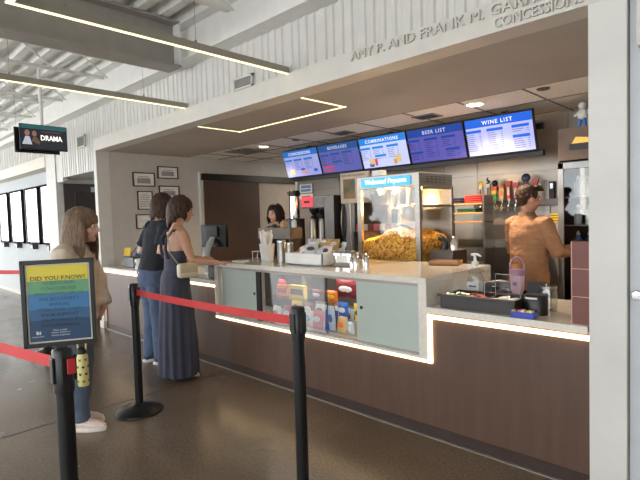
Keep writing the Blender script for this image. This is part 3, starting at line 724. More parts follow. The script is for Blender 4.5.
# warm shelf rack with folded shirts
t = thing('shirt_rack', 'small warm-lit shelf rack holding folded shirts left of the beer taps', 'rack', (-2.60, 5.1, 0))
for z in (1.40, 1.50, 1.60):
    b = MB(); b.box(-.26, .24, -.14, .09, z - .015, z, .003); b.build('shelf', mat('amber_shelf', (206, 150, 88), .35, var=.03), t)
for sx in (-.25, .22):
    b = MB(); b.box(sx, sx + .02, -.14, .09, .95, 1.68, .002); b.build('side_frame', STEEL, t)
b = MB(); b.box(-.3, .24, -.18, .09, 0, .95, .004); b.build('base_cabinet', STEEL, t)
def folded(label, x, y, z, m, n=3, w=.2):
    t = thing('folded_shirt', label, 'shirt', (x, y, z)); 
    for i in range(n):
        b = MB(); b.box(-w / 2, w / 2, -.11, .1, i * .022, i * .022 + .021, .009, 3); b.build('fold', m, t, True)
folded('stack of folded navy shirts on the top shelf of the rack', -2.73, 5.09, 1.60, col_mat('cloth_navy', (30, 34, 62), .9), 3, .16)
folded('stack of folded red shirts on the top shelf of the rack', -2.50, 5.09, 1.60, col_mat('cloth_red', (150, 40, 44), .9), 4, .2)
folded('folded green shirt on the middle shelf of the rack', -2.58, 5.09, 1.50, col_mat('cloth_green', (34, 78, 58), .9), 2, .22)
# beer taps
t = thing('drip_tray', 'wide steel drip shelf mounted on the rear wall below the beer taps', 'shelf', (-2.45, 5.4, 1.10))
b = MB(); b.box(-.35, .55, -.2, .2, 0, .03, .003); b.box(-.35, .55, -.2, -.19, .03, .09); b.build('tray', STEEL, t); b = MB(); b.box(-.35, .55, .18, .2, .03, .5); b.build('splash_back', STEEL, t)
t = thing('tap_rail', 'long horizontal steel rail on the rear wall carrying the beer taps', 'rail', (-2.4, 5.52, 1.60))
b = MB(); b.box(-.35, .65, -.02, .08, -.05, .02, .004); b.build('rail', DS, t)
TAPS = [(-2.62, .24, 'white', 'yellow', 'slim white tap handle with a yellow knob on top'), (-2.53, .26, 'clear', 'navy', 'silver tap handle with a small dark bird-like finial'), (-2.455, .24, 'multi', 'navy', 'tap handle banded red, yellow and green with a black ball'),
        (-2.37, .19, 'tan', 'orange', 'short tan tap handle with an orange picture'), (-2.29, .24, 'red', 'white', 'red and white lettered tap handle'), (-2.21, .22, 'pink', 'red', 'pinkish red tap handle next to the worker'), (-2.10, .26, 'brown', 'navy', 'dark round-topped tap handle behind the head of the worker'), (-2.0, .24, 'pink', 'maroon', 'pink-topped tap handle at the far right of the row')]
for x, h, c, c2, lb in TAPS:
    t = thing('beer_tap', lb, 'tap', (x, 5.46, 1.60))
    b = MB(); b.tube([(0, .05, -.01), (0, -.02, -.01), (0, -.05, -.05), (0, -.055, -.10)], [.014, .014, .011, .009]); b.cyl((0, -.02, -.01), (0, -.02, .04), .009); b.build('faucet', CHROME, t, True)
    if c == 'multi':
        b = MB(); b.lathe([(0, 0), (.022, 0), (.028, .06), (.026, .07), (0, .07)], (0, -.02, .03)); b.build('handle_base', CM['green'], t, True)
        b = MB(); b.box(-.025, .025, -.045, .005, .10, .145, .004); b.build('yellow_band', CM['yellow'], t); b = MB(); b.box(-.035, .035, -.045, .005, .145, .19, .004); b.build('red_band', CM['red'], t)
        b = MB(); b.ell((0, -.02, .225), (.036, .03, .036)); b.build('ball_top', BLACK, t, True)
    else:
        w = .022 if h > .2 else .03
        b = MB(); b.prism([(-w * .7, .04), (w * .7, .04), (w, h * .8), (w * .9, h * .86), (-w * .9, h * .86), (-w, h * .8)], 'y', -.04, 0); b.build('handle', CM[c], t)
        b = MB(); b.box(-w * .55, w * .55, -.043, -.04, .08, h * .7); b.build('badge', CM['orange'] if c2 == 'orange' else (CM['white'] if c in ('red', 'pink') else DGREY), t)
        b = MB()
        if c == 'clear': b.tube([(-.02, -.02, h * .86), (.01, -.02, h * .95), (-.02, -.02, h * 1.05), (-.005, -.02, h * 1.15)], [.012, .016, .012, .006])
        elif c == 'brown': b.ell((0, -.02, h), (.05, .02, .05))
        elif c in ('red', 'pink'): b.prism([(-.03, h * .84), (.03, h * .84), (.036, h), (-.036, h)], 'y', -.04, 0)
        else: b.ell((0, -.02, h * .95), (.028, .02, .03))
        b.build('finial', CM[c2 if c not in ('red', 'pink') else c], t, c not in ('red', 'pink'))
# phone-like opener and yellow sticker on wall
t = thing('wall_handset', 'slim black and silver handset mounted on the rear wall by the cooler', 'handset', (-1.87, 5.59, 1.60)); b = MB(); b.box(-.03, .03, -.04, 0, -.02, .21, .01); b.build('body', BLACK, t); b = MB(); b.box(-.018, .018, -.045, -.04, .13, .19, .004); b.build('face', CHROME, t)
t = thing('wall_sticker', 'square yellow sticker on the rear steel wall below the handset', 'sticker', (-1.85, 5.59, 1.36)); b = MB(); b.box(-.055, .055, -.004, 0, 0, .1); b.build('sheet', CM['yellow'], t); b = MB()
for i in range(3): b.box(-.045, .045, -.006, -.004, .018 + i * .028, .028 + i * .028)
b.build('print_line', mat('sticker_ink', (110, 90, 30), .6), t)
# cooler
t = thing('drinks_cooler', 'tall brown-topped glass-door drinks cooler at the right of the rear wall', 'cooler', (-1.60, 4.95, 0))
b = MB(); b.box(0, .02, 0, .6, 0, 2.24); b.box(.72, .74, 0, .6, 0, 2.24); b.box(0, .74, .58, .6, 0, 2.24); b.box(0, .74, 0, .6, 2.22, 2.24); b.box(0, .74, 0, .6, 0, .2); b.box(0, .74, 0, .6, 1.93, 1.95); b.build('cabinet', BLACK, t)
b = MB(); b.box(0, .74, -.02, 0, 1.96, 2.26, .003); hp = b.build('header_panel', mat('header_brown', (112, 92, 80), .5), t)
b = MB(); b.box(.10, .70, -.023, -.02, 2.05, 2.11); b.build('slot', BLACK, hp); b = MB(); b.prism([(.12, 2.11), (.27, 2.11), (.30, 2.15), (.16, 2.17)], 'y', -.026, -.02); b.prism([(.32, 2.11), (.44, 2.11), (.46, 2.15), (.35, 2.17)], 'y', -.026, -.02); b.build('gold_emblem', mat('gold_leaf', (220, 176, 84), .3, metal=.6), hp)
b = MB(); b.box(.0, .05, -.03, 0, .2, 1.94, .003); b.box(.69, .74, -.03, 0, .2, 1.94, .003); b.box(0, .74, -.03, 0, 1.88, 1.94, .003); b.box(0, .74, -.03, 0, .2, .26, .003); df = b.build('door_frame', mat('frame_grey', (150, 152, 154), .35, metal=.5), t)
b = MB(); b.box(.05, .69, -.02, -.014, .26, 1.88); b.build('door_glass', TG, df)
for z in (.6, 1.05, 1.35, 1.62): b = MB(); b.box(.02, .72, .03, .57, z - .01, z); b.build('shelf', GREY, t)
for i in range(3):
    bottle('clear water bottle inside the drinks cooler, upper shelf, %s from the left' % ['first', 'second', 'third'][i], -1.47 + i * .1, 5.08, 1.62, .035, .2, CM['clear'], WPLAS, 'water_bottle')
    bottle('clear soda bottle inside the drinks cooler, middle shelf, %s from the left' % ['first', 'second', 'third'][i], -1.47 + i * .1, 5.08, 1.35, .035, .2, CM['clear'], WPLAS, 'soda_bottle')
    bottle('blue-labelled bottle inside the drinks cooler, lower shelf, %s from the left' % ['first', 'second', 'third'][i], -1.47 + i * .1, 5.08, 1.05, .035, .24, CM['blue'], WPLAS, 'soda_bottle')
t = thing('toy_ornament', 'small white toy figure with blue legs on top of the drinks cooler', 'ornament', (-1.42, 5.05, 2.26)); b = MB(); b.tube([(-.03, 0, 0), (-.015, 0, .09)], [.014, .018]); b.tube([(.03, 0, 0), (.015, 0, .09)], [.014, .018]); b.build('legs', CM['blue'], t, True)
b = MB(); b.ell((0, 0, .13), (.045, .035, .055)); b.ell((0, 0, .21), (.035, .03, .035)); b.tube([(-.03, 0, .15), (-.07, 0, .12)], .012); b.tube([(.03, 0, .15), (.07, 0, .12)], .012); b.build('body', WPLAS, t, True)

# ------------------------------------------------ lower right countertop
LC = .8855
t = thing('condiment_tray', 'long dark condiment organizer tray on the low right countertop', 'tray', (-1.40, 2.93, LC), 0.03)
b = MB(); b.box(-.24, .24, -.13, -.12, 0, .085, .002); b.box(-.24, .24, .12, .13, 0, .085, .002); b.box(-.24, -.23, -.13, .13, 0, .085, .002); b.box(.23, .24, -.13, .13, 0, .085, .002); b.box(-.24, .24, -.13, .13, 0, .01)
b.box(-.26, .245, -.14, -.118, .072, .09, .003); b.build('body', mat('tray_charcoal', (58, 52, 52), .4), t)
for xx in (-.1, .05): b = MB(); b.box(xx, xx + .006, -.12, .12, .01, .08); b.build('divider', DGREY, t)
b = MB(); b.box(-.22, .0, .0, .004, .06, .25); b.box(.06, .20, .03, .034, .06, .22); b.build('acrylic_guard', ACR, t)
b = MB()
for p_ in ([(-.22, .002, .08), (-.20, .002, .25), (.0, .002, .25), (.0, .002, .08)], [(.06, .032, .08), (.06, .032, .22), (.20, .032, .22), (.215, .032, .08)]): b.tube(p_, .0018, 6)
b.build('guard_edge', mat('acrylic_edge', (190, 186, 180), .2), t)
pk = [('green', 'green condiment packet'), ('red', 'red condiment packet'), ('orange', 'orange condiment packet'), ('yellow', 'yellow condiment packet'), ('white', 'white condiment packet')]
PKS = [(-.19, -.05, 0), (-.15, .0, 0), (-.07, -.05, 1), (-.05, .02, 1), (.01, -.06, 2), (.0, -.01, 2), (-.03, -.09, 3), (.09, -.06, 4), (.13, -.02, 4), (.17, -.07, 4), (.11, .02, 4), (.19, .01, 4)]
where = ['leftmost in the dark tray', 'behind the leftmost one in the dark tray', 'left of centre in the dark tray', 'left of centre, farther back in the dark tray', 'at the centre of the dark tray', 'at the centre, farther back in the dark tray', 'at the front centre of the dark tray', 'right of centre in the dark tray', 'right of centre, farther back in the dark tray', 'near the right end of the dark tray', 'at the back right of the dark tray', 'at the back right corner of the dark tray']
for (x, y, k), wz in zip(PKS, where):
    b = MB(); n = 8; b.ell((0, 0, 0), (.035, .025, .008)); b.box(-.042, .042, -.028, .028, -.0015, .0015)
    tag(b.build('condiment_packet', CM[pk[k][0]], None, True, (-1.40 + x, 2.93 + y, LC + .074), (random.uniform(-.3, .3), random.uniform(-.3, .3), random.uniform(-1, 1))), pk[k][1] + ' ' + wz, 'packet')
# sanitizer
t = thing('sanitizer_bottle', 'clear hand sanitizer pump bottle with white pump behind the dark tray', 'bottle', (-1.575, 3.16, LC)); t.scale = (1.2, 1.2, 1.22)
b = MB(); b.erings([(0, 0, 0, .045, .03), (0, 0, .01, .05, .034), (0, 0, .12, .05, .034), (0, 0, .165, .035, .026), (0, 0, .19, .016, .016), (0, 0, .20, .016, .016)]); b.build('bottle', thin_glass('sanitizer_clear', (.86, .9, .92), .08), t, True)
b = MB(); b.erings([(0, 0, .005, .044, .029), (0, 0, .10, .044, .029)]); b.build('gel', mat('gel', (206, 214, 220), .2, trans=.5), t, True)
b = MB(); b.box(-.036, .036, -.036, -.034, .02, .11); lb = b.build('label_sheet', CM['white'], t); b = MB(); b.box(-.022, .022, -.038, -.036, .08, .09); b.build('label_print', mat('label_navy', (50, 70, 130), .5), lb)
b = MB(); b.lathe([(0, 0), (.02, 0), (.02, .022), (.009, .028), (.007, .055), (.012, .06), (.012, .07), (0, .072)], (0, 0, .198)); b.tube([(0, 0, .262), (.02, -.01, .264), (.045, -.02, .256)], [.008, .007, .005]); b.tube([(0, 0, .264), (-.022, 0, .262)], .007); b.build('pump', WPLAS, t, True)
t = thing('card_terminal', 'rounded dark grey card terminal behind the condiment tray', 'card reader', (-1.46, 3.30, LC + .004), .3)
b = MB(); b.tube([(-.11, 0, .03), (-.08, 0, .045), (0, 0, .05), (.08, 0, .045), (.11, 0, .03)], [.03, .05, .055, .05, .03], 16, flat=1.5); b.box(-.08, .08, -.05, .05, 0, .03, .01); b.build('body', mat('slate_plastic', (84, 88, 96), .45), t, True)
b = MB(); b.box(-.05, .05, -.052, -.046, .05, .09, .002); b.build('screen', BLACK, t)
t = thing('tumbler', 'pink insulated tumbler with carry handle and lid on the low right countertop', 'tumbler', (-1.265, 3.12, LC)); t.scale = (.86, .86, 1.06)
PK = mat('pink_enamel', (206, 172, 186), .4, var=.02); PKD = mat('mauve_plastic', (150, 112, 134), .4)
b = MB(); b.lathe([(0, 0), (.033, 0), (.035, .01), (.037, .08), (.048, .10), (.052, .19), (0, .19)]); b.build('cup', PK, t, True)
b = MB(); b.lathe([(0, .188), (.053, .188), (.053, .215), (.046, .225), (0, .225)]); b.build('lid', PKD, t, True)
b = MB(); b.tube([(-.05, 0, .20), (-.052, 0, .25), (-.035, 0, .285), (0, 0, .30), (.035, 0, .285), (.052, 0, .25), (.05, 0, .20)], .007, 10, up=(0, 1, 0)); b.build('handle', PKD, t, True)
b = MB(); b.box(-.014, .014, -.052, -.047, .13, .15); b.build('emblem', PKD, t)
t = thing('napkin_box', 'black rounded napkin box with a white slot on the low right countertop', 'dispenser', (-1.08, 2.93, LC), 0.1)
b = MB(); b.erings([(0, 0, 0, .068, .055), (0, 0, .11, .068, .055), (0, 0, .118, .06, .05)]); b.build('body', BLACK, t, True); b = MB(); b.tube([(-.045, -.045, .10), (-.02, -.054, .10), (.02, -.054, .10)], .0055); b.build('white_slot', WPLAS, t, True)
t = thing('payment_stand', 'black tilted payment screen standing behind the black napkin box', 'card reader', (-1.14, 3.10, LC), .2)
b = MB(); b.prism([(-.03, 0), (.05, 0), (.035, .16), (.015, .165)], 'x', -.055, .055); b.build('body', BLACK, t); b = MB(); b.box(.06, .066, -.04, .03, .05, .16); b.build('side_plate', CHROME, t)
t = thing('glass_jar', 'small clear glass jar behind the black napkin box', 'jar', (-1.06, 3.08, LC)); b = MB(); b.lathe([(0, 0), (.05, 0), (.052, .11), (.045, .13), (.046, .15), (.042, .15), (.046, .11), (.045, .006), (0, .006)]); b.build('jar', thin_glass('jar_glass', (.88, .9, .88), .12), t, True)
b = MB(); b.lathe([(.046, .135), (.05, .135), (.05, .15), (.046, .15)]); b.build('rim', STEEL, t, True)
t = thing('packet_tray', 'small blue tray of sugar packets at the front of the low right countertop', 'tray', (-1.10, 2.80, LC), .05)
BT = mat('tray_blue', (58, 78, 178), .4)
b = MB(); b.box(-.065, .065, -.035, -.031, 0, .034); b.box(-.065, .065, .031, .035, 0, .034); b.box(-.065, -.061, -.035, .035, 0, .034); b.box(.061, .065, -.035, .035, 0, .034); b.box(-.065, .065, -.035, .035, 0, .005); b.build('tray_body', BT, t)
for i, (c, nm) in enumerate((('tan', 'tan'), ('pink', 'pink'), ('white', 'white'), ('yellow', 'pale yellow'), ('white', 'white'))):
    b = MB(); b.box(-.012, .012, -.022, .022, 0, .034, .003); tag(b.build('sugar_packet', CM[c], None, True, (-1.148 + i * .024, 2.80, LC + .008), (0, .25 if i % 2 else -.2, 0)), nm + ' sugar packet in the blue tray, ' + ['leftmost', 'second from left', 'in the middle', 'second from right', 'rightmost'][i], 'packet')
t = thing('tile_partition', 'narrow reddish brown tiled end partition standing on the low right countertop', 'partition', (-.84, 2.78, LC))
RB = mat('red_brown_tile', (116, 70, 62), .5, var=.03)
for i in range(3): b = MB(); b.box(0.004, .09, 0, .12, .002 + i * .149, .147 + i * .149, .002); b.build('tile', RB, t)
b = MB(); b.box(0, .0045, -.001, .12, 0, .445); b.box(.004, .09, 0.003, .118, 0, .445); b.build('edge_trim', mat('edge_pink', (206, 160, 146), .5), t)
# ------------------------------------------------ far left countertop
def pos_terminal(label, x, y, z, rz):
    t = thing('till_terminal', label, 'till', (x, y, z), rz)
    b = MB(); b.lathe([(0, 0), (.11, 0), (.11, .012), (.1, .018), (0, .018)]); b.build('base', WPLAS, t, True)
    b = MB(); b.tube([(0, -.08, .015), (0, -.13, .12), (0, -.12, .24), (0, -.05, .36), (0, 0, .42)], [.045, .05, .05, .045, .035], 16, up=(0, 1, 0), flat=.35); b.build('curved_arm', mat('pale_arm', (196, 202, 204), .35), t, True)
    b = MB(); b.box(-.19, .19, 0, .05, .30, .56, .008); b.build('monitor', BLACK, t)
    b = MB(); b.box(-.17, .17, .05, .053, .32, .54); b.build('screen', mat('till_screen', (60, 90, 120), .2, emit=.5), t)
    b = MB(); b.box(-.1, .08, -.02, 0, .42, .54, .004); b.build('receipt_unit', DGREY, t)
pos_terminal('till monitor on a pale curved arm right of the woman in navy', -4.80, 3.16, LC, .25)
pos_terminal('till monitor on a pale curved arm at the far left countertop', -6.25, 3.15, LC, .25)
t = thing('receipt_printer', 'black receipt printer on the low countertop against the raised counter', 'printer', (-4.36, 2.98, LC)); b = MB(); b.box(-.11, .13, -.12, .14, 0, .13, .01); b.build('body', BLACK, t); b = MB(); b.box(-.08, .08, -.06, .06, .13, .135); b.build('lid', DGREY, t)
t = thing('cash_box', 'black plastic box on the far left countertop', 'box', (-6.55, 3.02, LC)); b = MB(); b.box(-.16, .16, -.09, .09, 0, .14, .008); b.build('body', DGREY, t); b = MB(); b.tube([(-.1, 0, .14), (-.05, 0, .2), (.05, -.02, .22), (.12, 0, .3)], .006); b.build('cable', BLACK, t, True)
for i, (lb, x, y, z, c, c2) in enumerate((('yellow and blue brochure in a stand on the far left countertop', -6.84, 3.02, LC, 'yellow', 'blue'), ('taller brochure with blue picture behind the yellow one', -6.78, 3.16, LC, 'clear', 'blue'))):
    t = thing('brochure_stand', lb, 'brochure', (x, y, z), (-.2, 0, .2)); h = .26 + .1 * i
    b = MB(); b.box(-.07, .07, 0, .004, 0.01, h); b.build('front_sheet', CM[c], t); b = MB(); b.box(-.06, .06, -.002, 0, .03, h * .55); b.build('picture', CM[c2], t)
    b = MB(); b.box(-.075, .075, -.01, .05, 0, .01); b.build('stand_base', ACR, t)
for i, lb in enumerate(('white printed mug on the far left countertop, left one', 'white printed mug beside the person in the black shirt, right one')):
    t = thing('mug', lb, 'mug', (-6.24 + i * .15, 2.93 + .05 * i, LC)); b = MB(); b.lathe([(0, 0), (.042, 0), (.045, .13), (.041, .13), (.038, .008), (0, .008)]); b.build('cup', WPLAS, t, True)
    b = MB(); b.box(-.015, .015, -.047, -.043, .04, .09); b.build('print', DGREY, t); b = MB(); b.tube([(.043, 0, .1), (.07, 0, .09), (.07, 0, .05), (.043, 0, .035)], .006); b.build('handle', WPLAS, t, True)
# ------------------------------------------------ left wall: door, frames
t = thing('sliding_door', 'brown sliding barn door hung on a long black rail on the left wall', 'door', (-7.05, 0, 0))
b = MB(); b.box(.03, .075, 4.46, 5.62, .02, 2.19, .003); b.build('door_leaf', BARN, t)
b = MB(); b.box(.0, .09, 4.42, 6.68, 2.16, 2.275, .004); b.build('rail_cover', BLACK, t)
b = MB(); b.box(.075, .09, 4.50, 4.53, .9, 1.2, .004); b.build('pull_handle', STEEL, t)
b = MB(); b.box(-.001, .012, 5.62, 8.0, 0.0, 2.16); struct(b.build('wall_panel_left', CREAM, None, False, (-7.05, 0, 0)))
FR = [(3.28, 3.63, 2.04, 2.25, 0, 'landscape framed certificate, highest in the left column on the left wall'), (3.34, 3.58, 1.69, 1.97, 1, 'tall framed certificate in the middle of the left column'), (3.30, 3.56, 1.40, 1.62, 2, 'framed certificate with a signature, lowest in the left column'),
      (3.68, 4.03, 2.17, 2.36, 0, 'landscape framed certificate, highest in the right column'), (3.69, 4.04, 1.86, 2.06, 0, 'framed certificate below the highest one in the right column')]
for y0, y1, z0, z1, k, lb in FR:
    t = thing('framed_certificate', lb, 'picture frame', (-7.05, (y0 + y1) / 2, (z0 + z1) / 2)); w = (y1 - y0) / 2; h = (z1 - z0) / 2
    b = MB(); q = .014; b.box(0, .02, -w, w, -h, -h + q); b.box(0, .02, -w, w, h - q, h); b.box(0, .02, -w, -w + q, -h, h); b.box(0, .02, w - q, w, -h, h); b.build('frame', BLACK, t)
    b = MB(); b.box(0, .008, -w + q, w - q, -h + q, h - q); sh = b.build('certificate', PAPER, t)
    b = MB()
    if k == 0: b.box(.008, .0095, -w * .6, w * .6, -h * .55, h * .2); b.box(.008, .0095, -w * .5, w * .5, h * .35, h * .45)
    elif k == 1:
        for i in range(7): b.box(.008, .0095, -w * .65, w * .65, -h * .7 + i * h * .19, -h * .7 + i * h * .19 + h * .09)
        b.box(.008, .0095, -w * .4, w * .4, h * .65, h * .72)
    else: b.tube([(.009, -w * .6, 0), (.009, -w * .3, h * .25), (.009, -w * .1, -h * .1), (.009, w * .2, h * .2), (.009, w * .6, h * .1)], .003, 6)
    b.build('printed_text', mat('print_grey', (150, 150, 150), .6), sh)
b = MB(); b.box(0, .004, -.04, .04, -.06, .06)
tag(b.build('room_sign', CM['clear'], None, False, (-8.755, 3.36, 2.08)), 'small pale room sign above the dark recessed door', 'sign')
# poster cases
PIC = [((96, 128, 130), (160, 176, 160)), ((150, 158, 96), (180, 186, 150)), ((110, 134, 128), (168, 178, 172)), ((104, 124, 134), (164, 172, 176))]
for i, x in enumerate((-12.60, -11.95, -11.0, -10.02)):
    pass
for i, (x0, x1) in enumerate(((-13.35, -12.62), (-12.40, -11.50), (-11.28, -10.44), (-10.28, -9.45))):
    lb = ['leftmost lit poster case on the bright wall', 'poster case with yellow-green top, second from left', 'poster case third from left on the bright wall', 'poster case nearest the white pillar, partly hidden'][i]
    t = thing('poster_case', lb, 'poster', (x0, 3.0, 0)); w = x1 - x0
    b = MB(); b.box(0, w, -.05, 0, 1.13, 1.17); b.box(0, w, -.05, 0, 2.22, 2.26); b.box(0, .045, -.05, 0, 1.13, 2.26); b.box(w - .045, w, -.05, 0, 1.13, 2.26); b.build('case_frame', mat('case_black', (34, 34, 36), .8, spec=.08), t)
    b = MB(); b.box(.045, w - .045, -.03, -.025, 1.17, 2.22); b.build('poster', mat('poster_print_%d' % i, PIC[i][0], .8, spec=.1, scale=2.5, col2=PIC[i][1], emit=0), t)
    b = MB(); b.box(.045, w - .045, -.045, -.042, 1.17, 2.22); b.build('glass', TG, t)
    t = thing('picture_bracket', 'small dark bracket box below ' + lb, 'bracket', (x0 + w * .55, 3.0, 1.03)); b = MB(); b.box(-.09, .09, -.10, -.09, 0, .1); b.box(-.09, -.08, -.1, 0, 0, .1); b.box(.08, .09, -.1, 0, 0, .1); b.box(-.09, .09, -.1, 0, .09, .1); b.build('bracket_frame', DGREY, t); b = MB(); b.box(-.07, .07, -.08, 0, .01, .08); b.build('bracket_core', WPLAS, t)
# ------------------------------------------------ menu screens
def scr_mat(n, c, e): return mat(n, tuple(int(v * .8) for v in c), .5, var=.01, spec=.15, ecol=c, emit=e * .42)
SW, SH = .715, .405
CONT = [('CONCESSIONS', (150, 158, 215), .75, 'food'), ('BEVERAGES', (98, 100, 176), .6, 'cups'), ('COMBINATIONS', (186, 196, 240), .85, 'combo'), ('BEER LIST', (92, 90, 178), .6, 'list'), ('WINE LIST', (170, 178, 236), .8, 'wine')]
HB = [(40, 104, 186), (38, 84, 150), (34, 124, 214), (34, 70, 158), (34, 96, 214)]
LAB = ['menu screen headed CONCESSIONS, leftmost of the row', 'menu screen headed BEVERAGES, second from the left', 'bright menu screen headed COMBINATIONS in the middle', 'dim violet menu screen headed BEER LIST', 'bright menu screen headed WINE LIST, rightmost of the row']
for i, (ti, c, e, kind) in enumerate(CONT):
    xc = -5.415 + .7265 * (i + .5) 
    t = thing('menu_screen', LAB[i], 'screen', (xc, 4.865, 2.28), (-math.radians(-18), 0, 0))
    t.rotation_euler = (math.radians(18), 0, 0)
    b = MB(); b.box(-SW / 2, SW / 2, 0, .045, -SH / 2, SH / 2, .004); b.build('bezel', BLACK, t)
    b = MB(); w, h = SW / 2 - .012, SH / 2 - .014; b.box(-w, w, -.003, 0, -h, h); b.build('display', scr_mat('display_' + kind, c, e), t)
    hm = scr_mat('head_' + kind, HB[i], e); wm = scr_mat('head_text_' + kind, tuple(min(255, int(v * .3 + 178)) for v in c), e * .95)
    b = MB(); b.box(-w, w, -.005, -.003, h - .085, h)
    bars = {'food': [(-.27, .04), (-.07, .04), (.14, .04)], 'cups': [(-.27, .04), (-.07, .045), (.14, .05), (-.06, -.06)], 'combo': [(-.28, .045), (-.08, .045), (.14, .045), (-.06, -.06)], 'list': [(-.29, .05), (-.06, .05), (.16, .05), (-.27, -.09), (.19, -.09)], 'wine': [(-.27, .05), (-.04, .05), (.22, .05), (.22, -.05)]}[kind]
    for x, z in bars: b.box(x - .08, x + .09, -.005, -.003, z, z + .028)
    b.build('header_band', hm, t)
    join_text('header_text', [(ti, .056, 0, h - .064, 'CENTER', -.006)], wm, t, space=1.25, bold=.0012)
    b = MB(); random.seed(i)
    for x, z in bars:
        zz = z - .02
        while zz > -h + .03 and not any(abs(x - x2) < .05 and z2 < z and zz < z2 + .04 for x2, z2 in bars):
            if kind in ('food', 'cups', 'combo') and zz < -.10: break
            b.box(x - .075, x - .075 + random.uniform(.07, .12), -.0045, -.003, zz, zz + .005)
            b.box(x + .065, x + .085, -.0045, -.003, zz, zz + .005)
            zz -= .021
    b.build('small_print', scr_mat('print_' + kind, tuple(int(v * .55) for v in c), e * .5), t)
    def cupp(x, z, r, hh, m):
        b = MB(); b.prism([(x - r * .75, z), (x + r * .75, z), (x + r, z + hh), (x - r, z + hh)], 'y', -.006, -.003); return b.build('food_picture', m, t)
    YE = scr_mat('pic_yellow', (214, 190, 130), .7); RE = scr_mat('pic_red', (214, 70, 70), .7); OR = scr_mat('pic_orange', (226, 140, 90), .7); BL = scr_mat('pic_blue', (64, 80, 190), .7)
    if kind == 'combo':
        cupp(-.20, -.155, .045, .08, YE); cupp(-.135, -.165, .02, .085, RE); cupp(-.21, -.175, .04, .035, BL); cupp(.2, -.15, .045, .09, YE); cupp(.15, -.165, .025, .055, OR)
    if kind == 'food': cupp(-.22, -.16, .05, .08, YE); cupp(.02, -.15, .06, .03, OR); cupp(.0, -.105, .045, .03, BL); cupp(.25, -.14, .04, .04, BL)
    if kind == 'cups':
        for k in range(5): cupp(-.3 + k * .04, -.12, .013, .03, RE); cupp(-.3 + k * .04, -.17, .013, .03, RE)
t = thing('screen_mount', 'black bar holding the row of menu screens under the ceiling', 'mount', (0, 0, 0))
b = MB(); b.box(-5.45, -1.76, 5.0, 5.06, 2.04, 2.10, .004); b.box(-5.45, -1.76, 5.0, 5.04, 2.3, 2.36); b.build('bar', BLACK, t)
for x in (-5.05, -3.6, -2.15): b = MB(); b.box(x - .03, x + .03, 5.0, 5.06, 2.1, 2.53); b.build('hanger', BLACK, t)
# ------------------------------------------------ hanging display
t = thing('hanging_display', 'double-sided digital display hung from a white pole near the poster wall', 'display', (-6.8, 2.02, 2.44))
b = MB(); b.box(.04, .07, -.27, .27, 0, .31, .004); b.box(-.07, -.04, -.30, .21, -.03, .28, .004); b.build('casing', BLACK, t)
b = MB(); b.box(.07, .073, -.26, .26, .01, .30); sc = b.build('screen_face', mat('display_dark', (34, 38, 46), .25, emit=.3), t)
b = MB(); b.box(.073, .075, -.26, .26, .255, .30); b.build('screen_band', mat('display_teal', (38, 88, 90), .3, emit=.3), sc)
YZ = Matrix(((0, 0, 1, 0), (1, 0, 0, 0), (0, 1, 0, 0), (0, 0, 0, 1)))
o = text_obj('screen_title', 'DRAMA', .09, mat('display_text', (226, 222, 214), .4, emit=.8), sc, .0005, 'LEFT', T(.075, -.045, .12) @ YZ, .001, sx=.8)
b = MB(); b.box(.073, .0745, -.03, .2, .222, .228); b.box(.073, .0745, .03, .22, .27, .278); b.build('screen_caption', mat('display_red', (120, 70, 66), .4, emit=.2), sc)
SKd = mat('display_skin', (150, 110, 92), .4, emit=.2); SHd = mat('display_shirt', (170, 178, 190), .4, emit=.3); BRd = mat('display_brown', (104, 80, 66), .4, emit=.2)
b = MB(); b.ell((.074, -.19, .20), (.001, .028, .038)); b.build('portrait_face', SKd, sc); b = MB(); b.ell((.074, -.11, .195), (.001, .026, .036)); b.build('portrait_face', SKd, sc)
b = MB(); b.prism([(-.25, .06), (-.14, .06), (-.165, .155), (-.21, .16)], 'x', .073, .0745); b.build('portrait_shirt', SHd, sc); b = MB(); b.prism([(-.145, .10), (-.06, .06), (-.05, .09), (-.09, .155), (-.125, .155)], 'x', .073, .0745); b.build('portrait_shirt', BRd, sc)
b = MB(); b.cyl((0, 0, .15), (0, 0, 1.08), .022); b.box(-.06, .06, -.05, .05, .1, .2); b.build('pole', STEELW, t, True)
# ------------------------------------------------ stanchions
def stanchion(label, x, y, H=1.02):
    t = thing('stanchion', label, 'stanchion', (x, y, 0), 0)
    b = MB(); b.lathe([(0, 0), (.175, 0), (.18, .006), (.178, .014), (.15, .028), (.09, .048), (.05, .058), (.04, .07), (0, .07)], n=48); b.build('base', BLACKM, t, True)
    b = MB(); b.lathe([(0, .06), (.032, .06), (.032, H - .16), (0, H - .16)], n=32); b.build('pole', BLACKM, t, True)
    b = MB(); b.lathe([(0, H - .17), (.036, H - .17), (.0375, H - .16), (.0375, H - .008), (.032, H), (0, H)], n=32); hd = b.build('belt_head', BLACK, t, True)
    for k in range(4):
        a = k * PI / 2; c, s = math.cos(a), math.sin(a); b = MB(); st = b.n(); b.box(.034, .044, -.018, .018, H - .13, H - .03, .003); b.xf(Matrix.Rotation(a, 4, 'Z')); b.build('belt_slot', BLACK, hd)
    return t
stanchion('black stanchion standing in the middle foreground, right end of the red belt', -1.82, 1.69, 1.04)
stanchion('black stanchion with round base near the woman in beige, left end of the red belt', -3.70, 1.69)
stanchion('near black stanchion at the left carrying the framed sign', -2.03, .63)
stanchion('far black stanchion mostly hidden behind the framed sign', -6.25, 1.78)
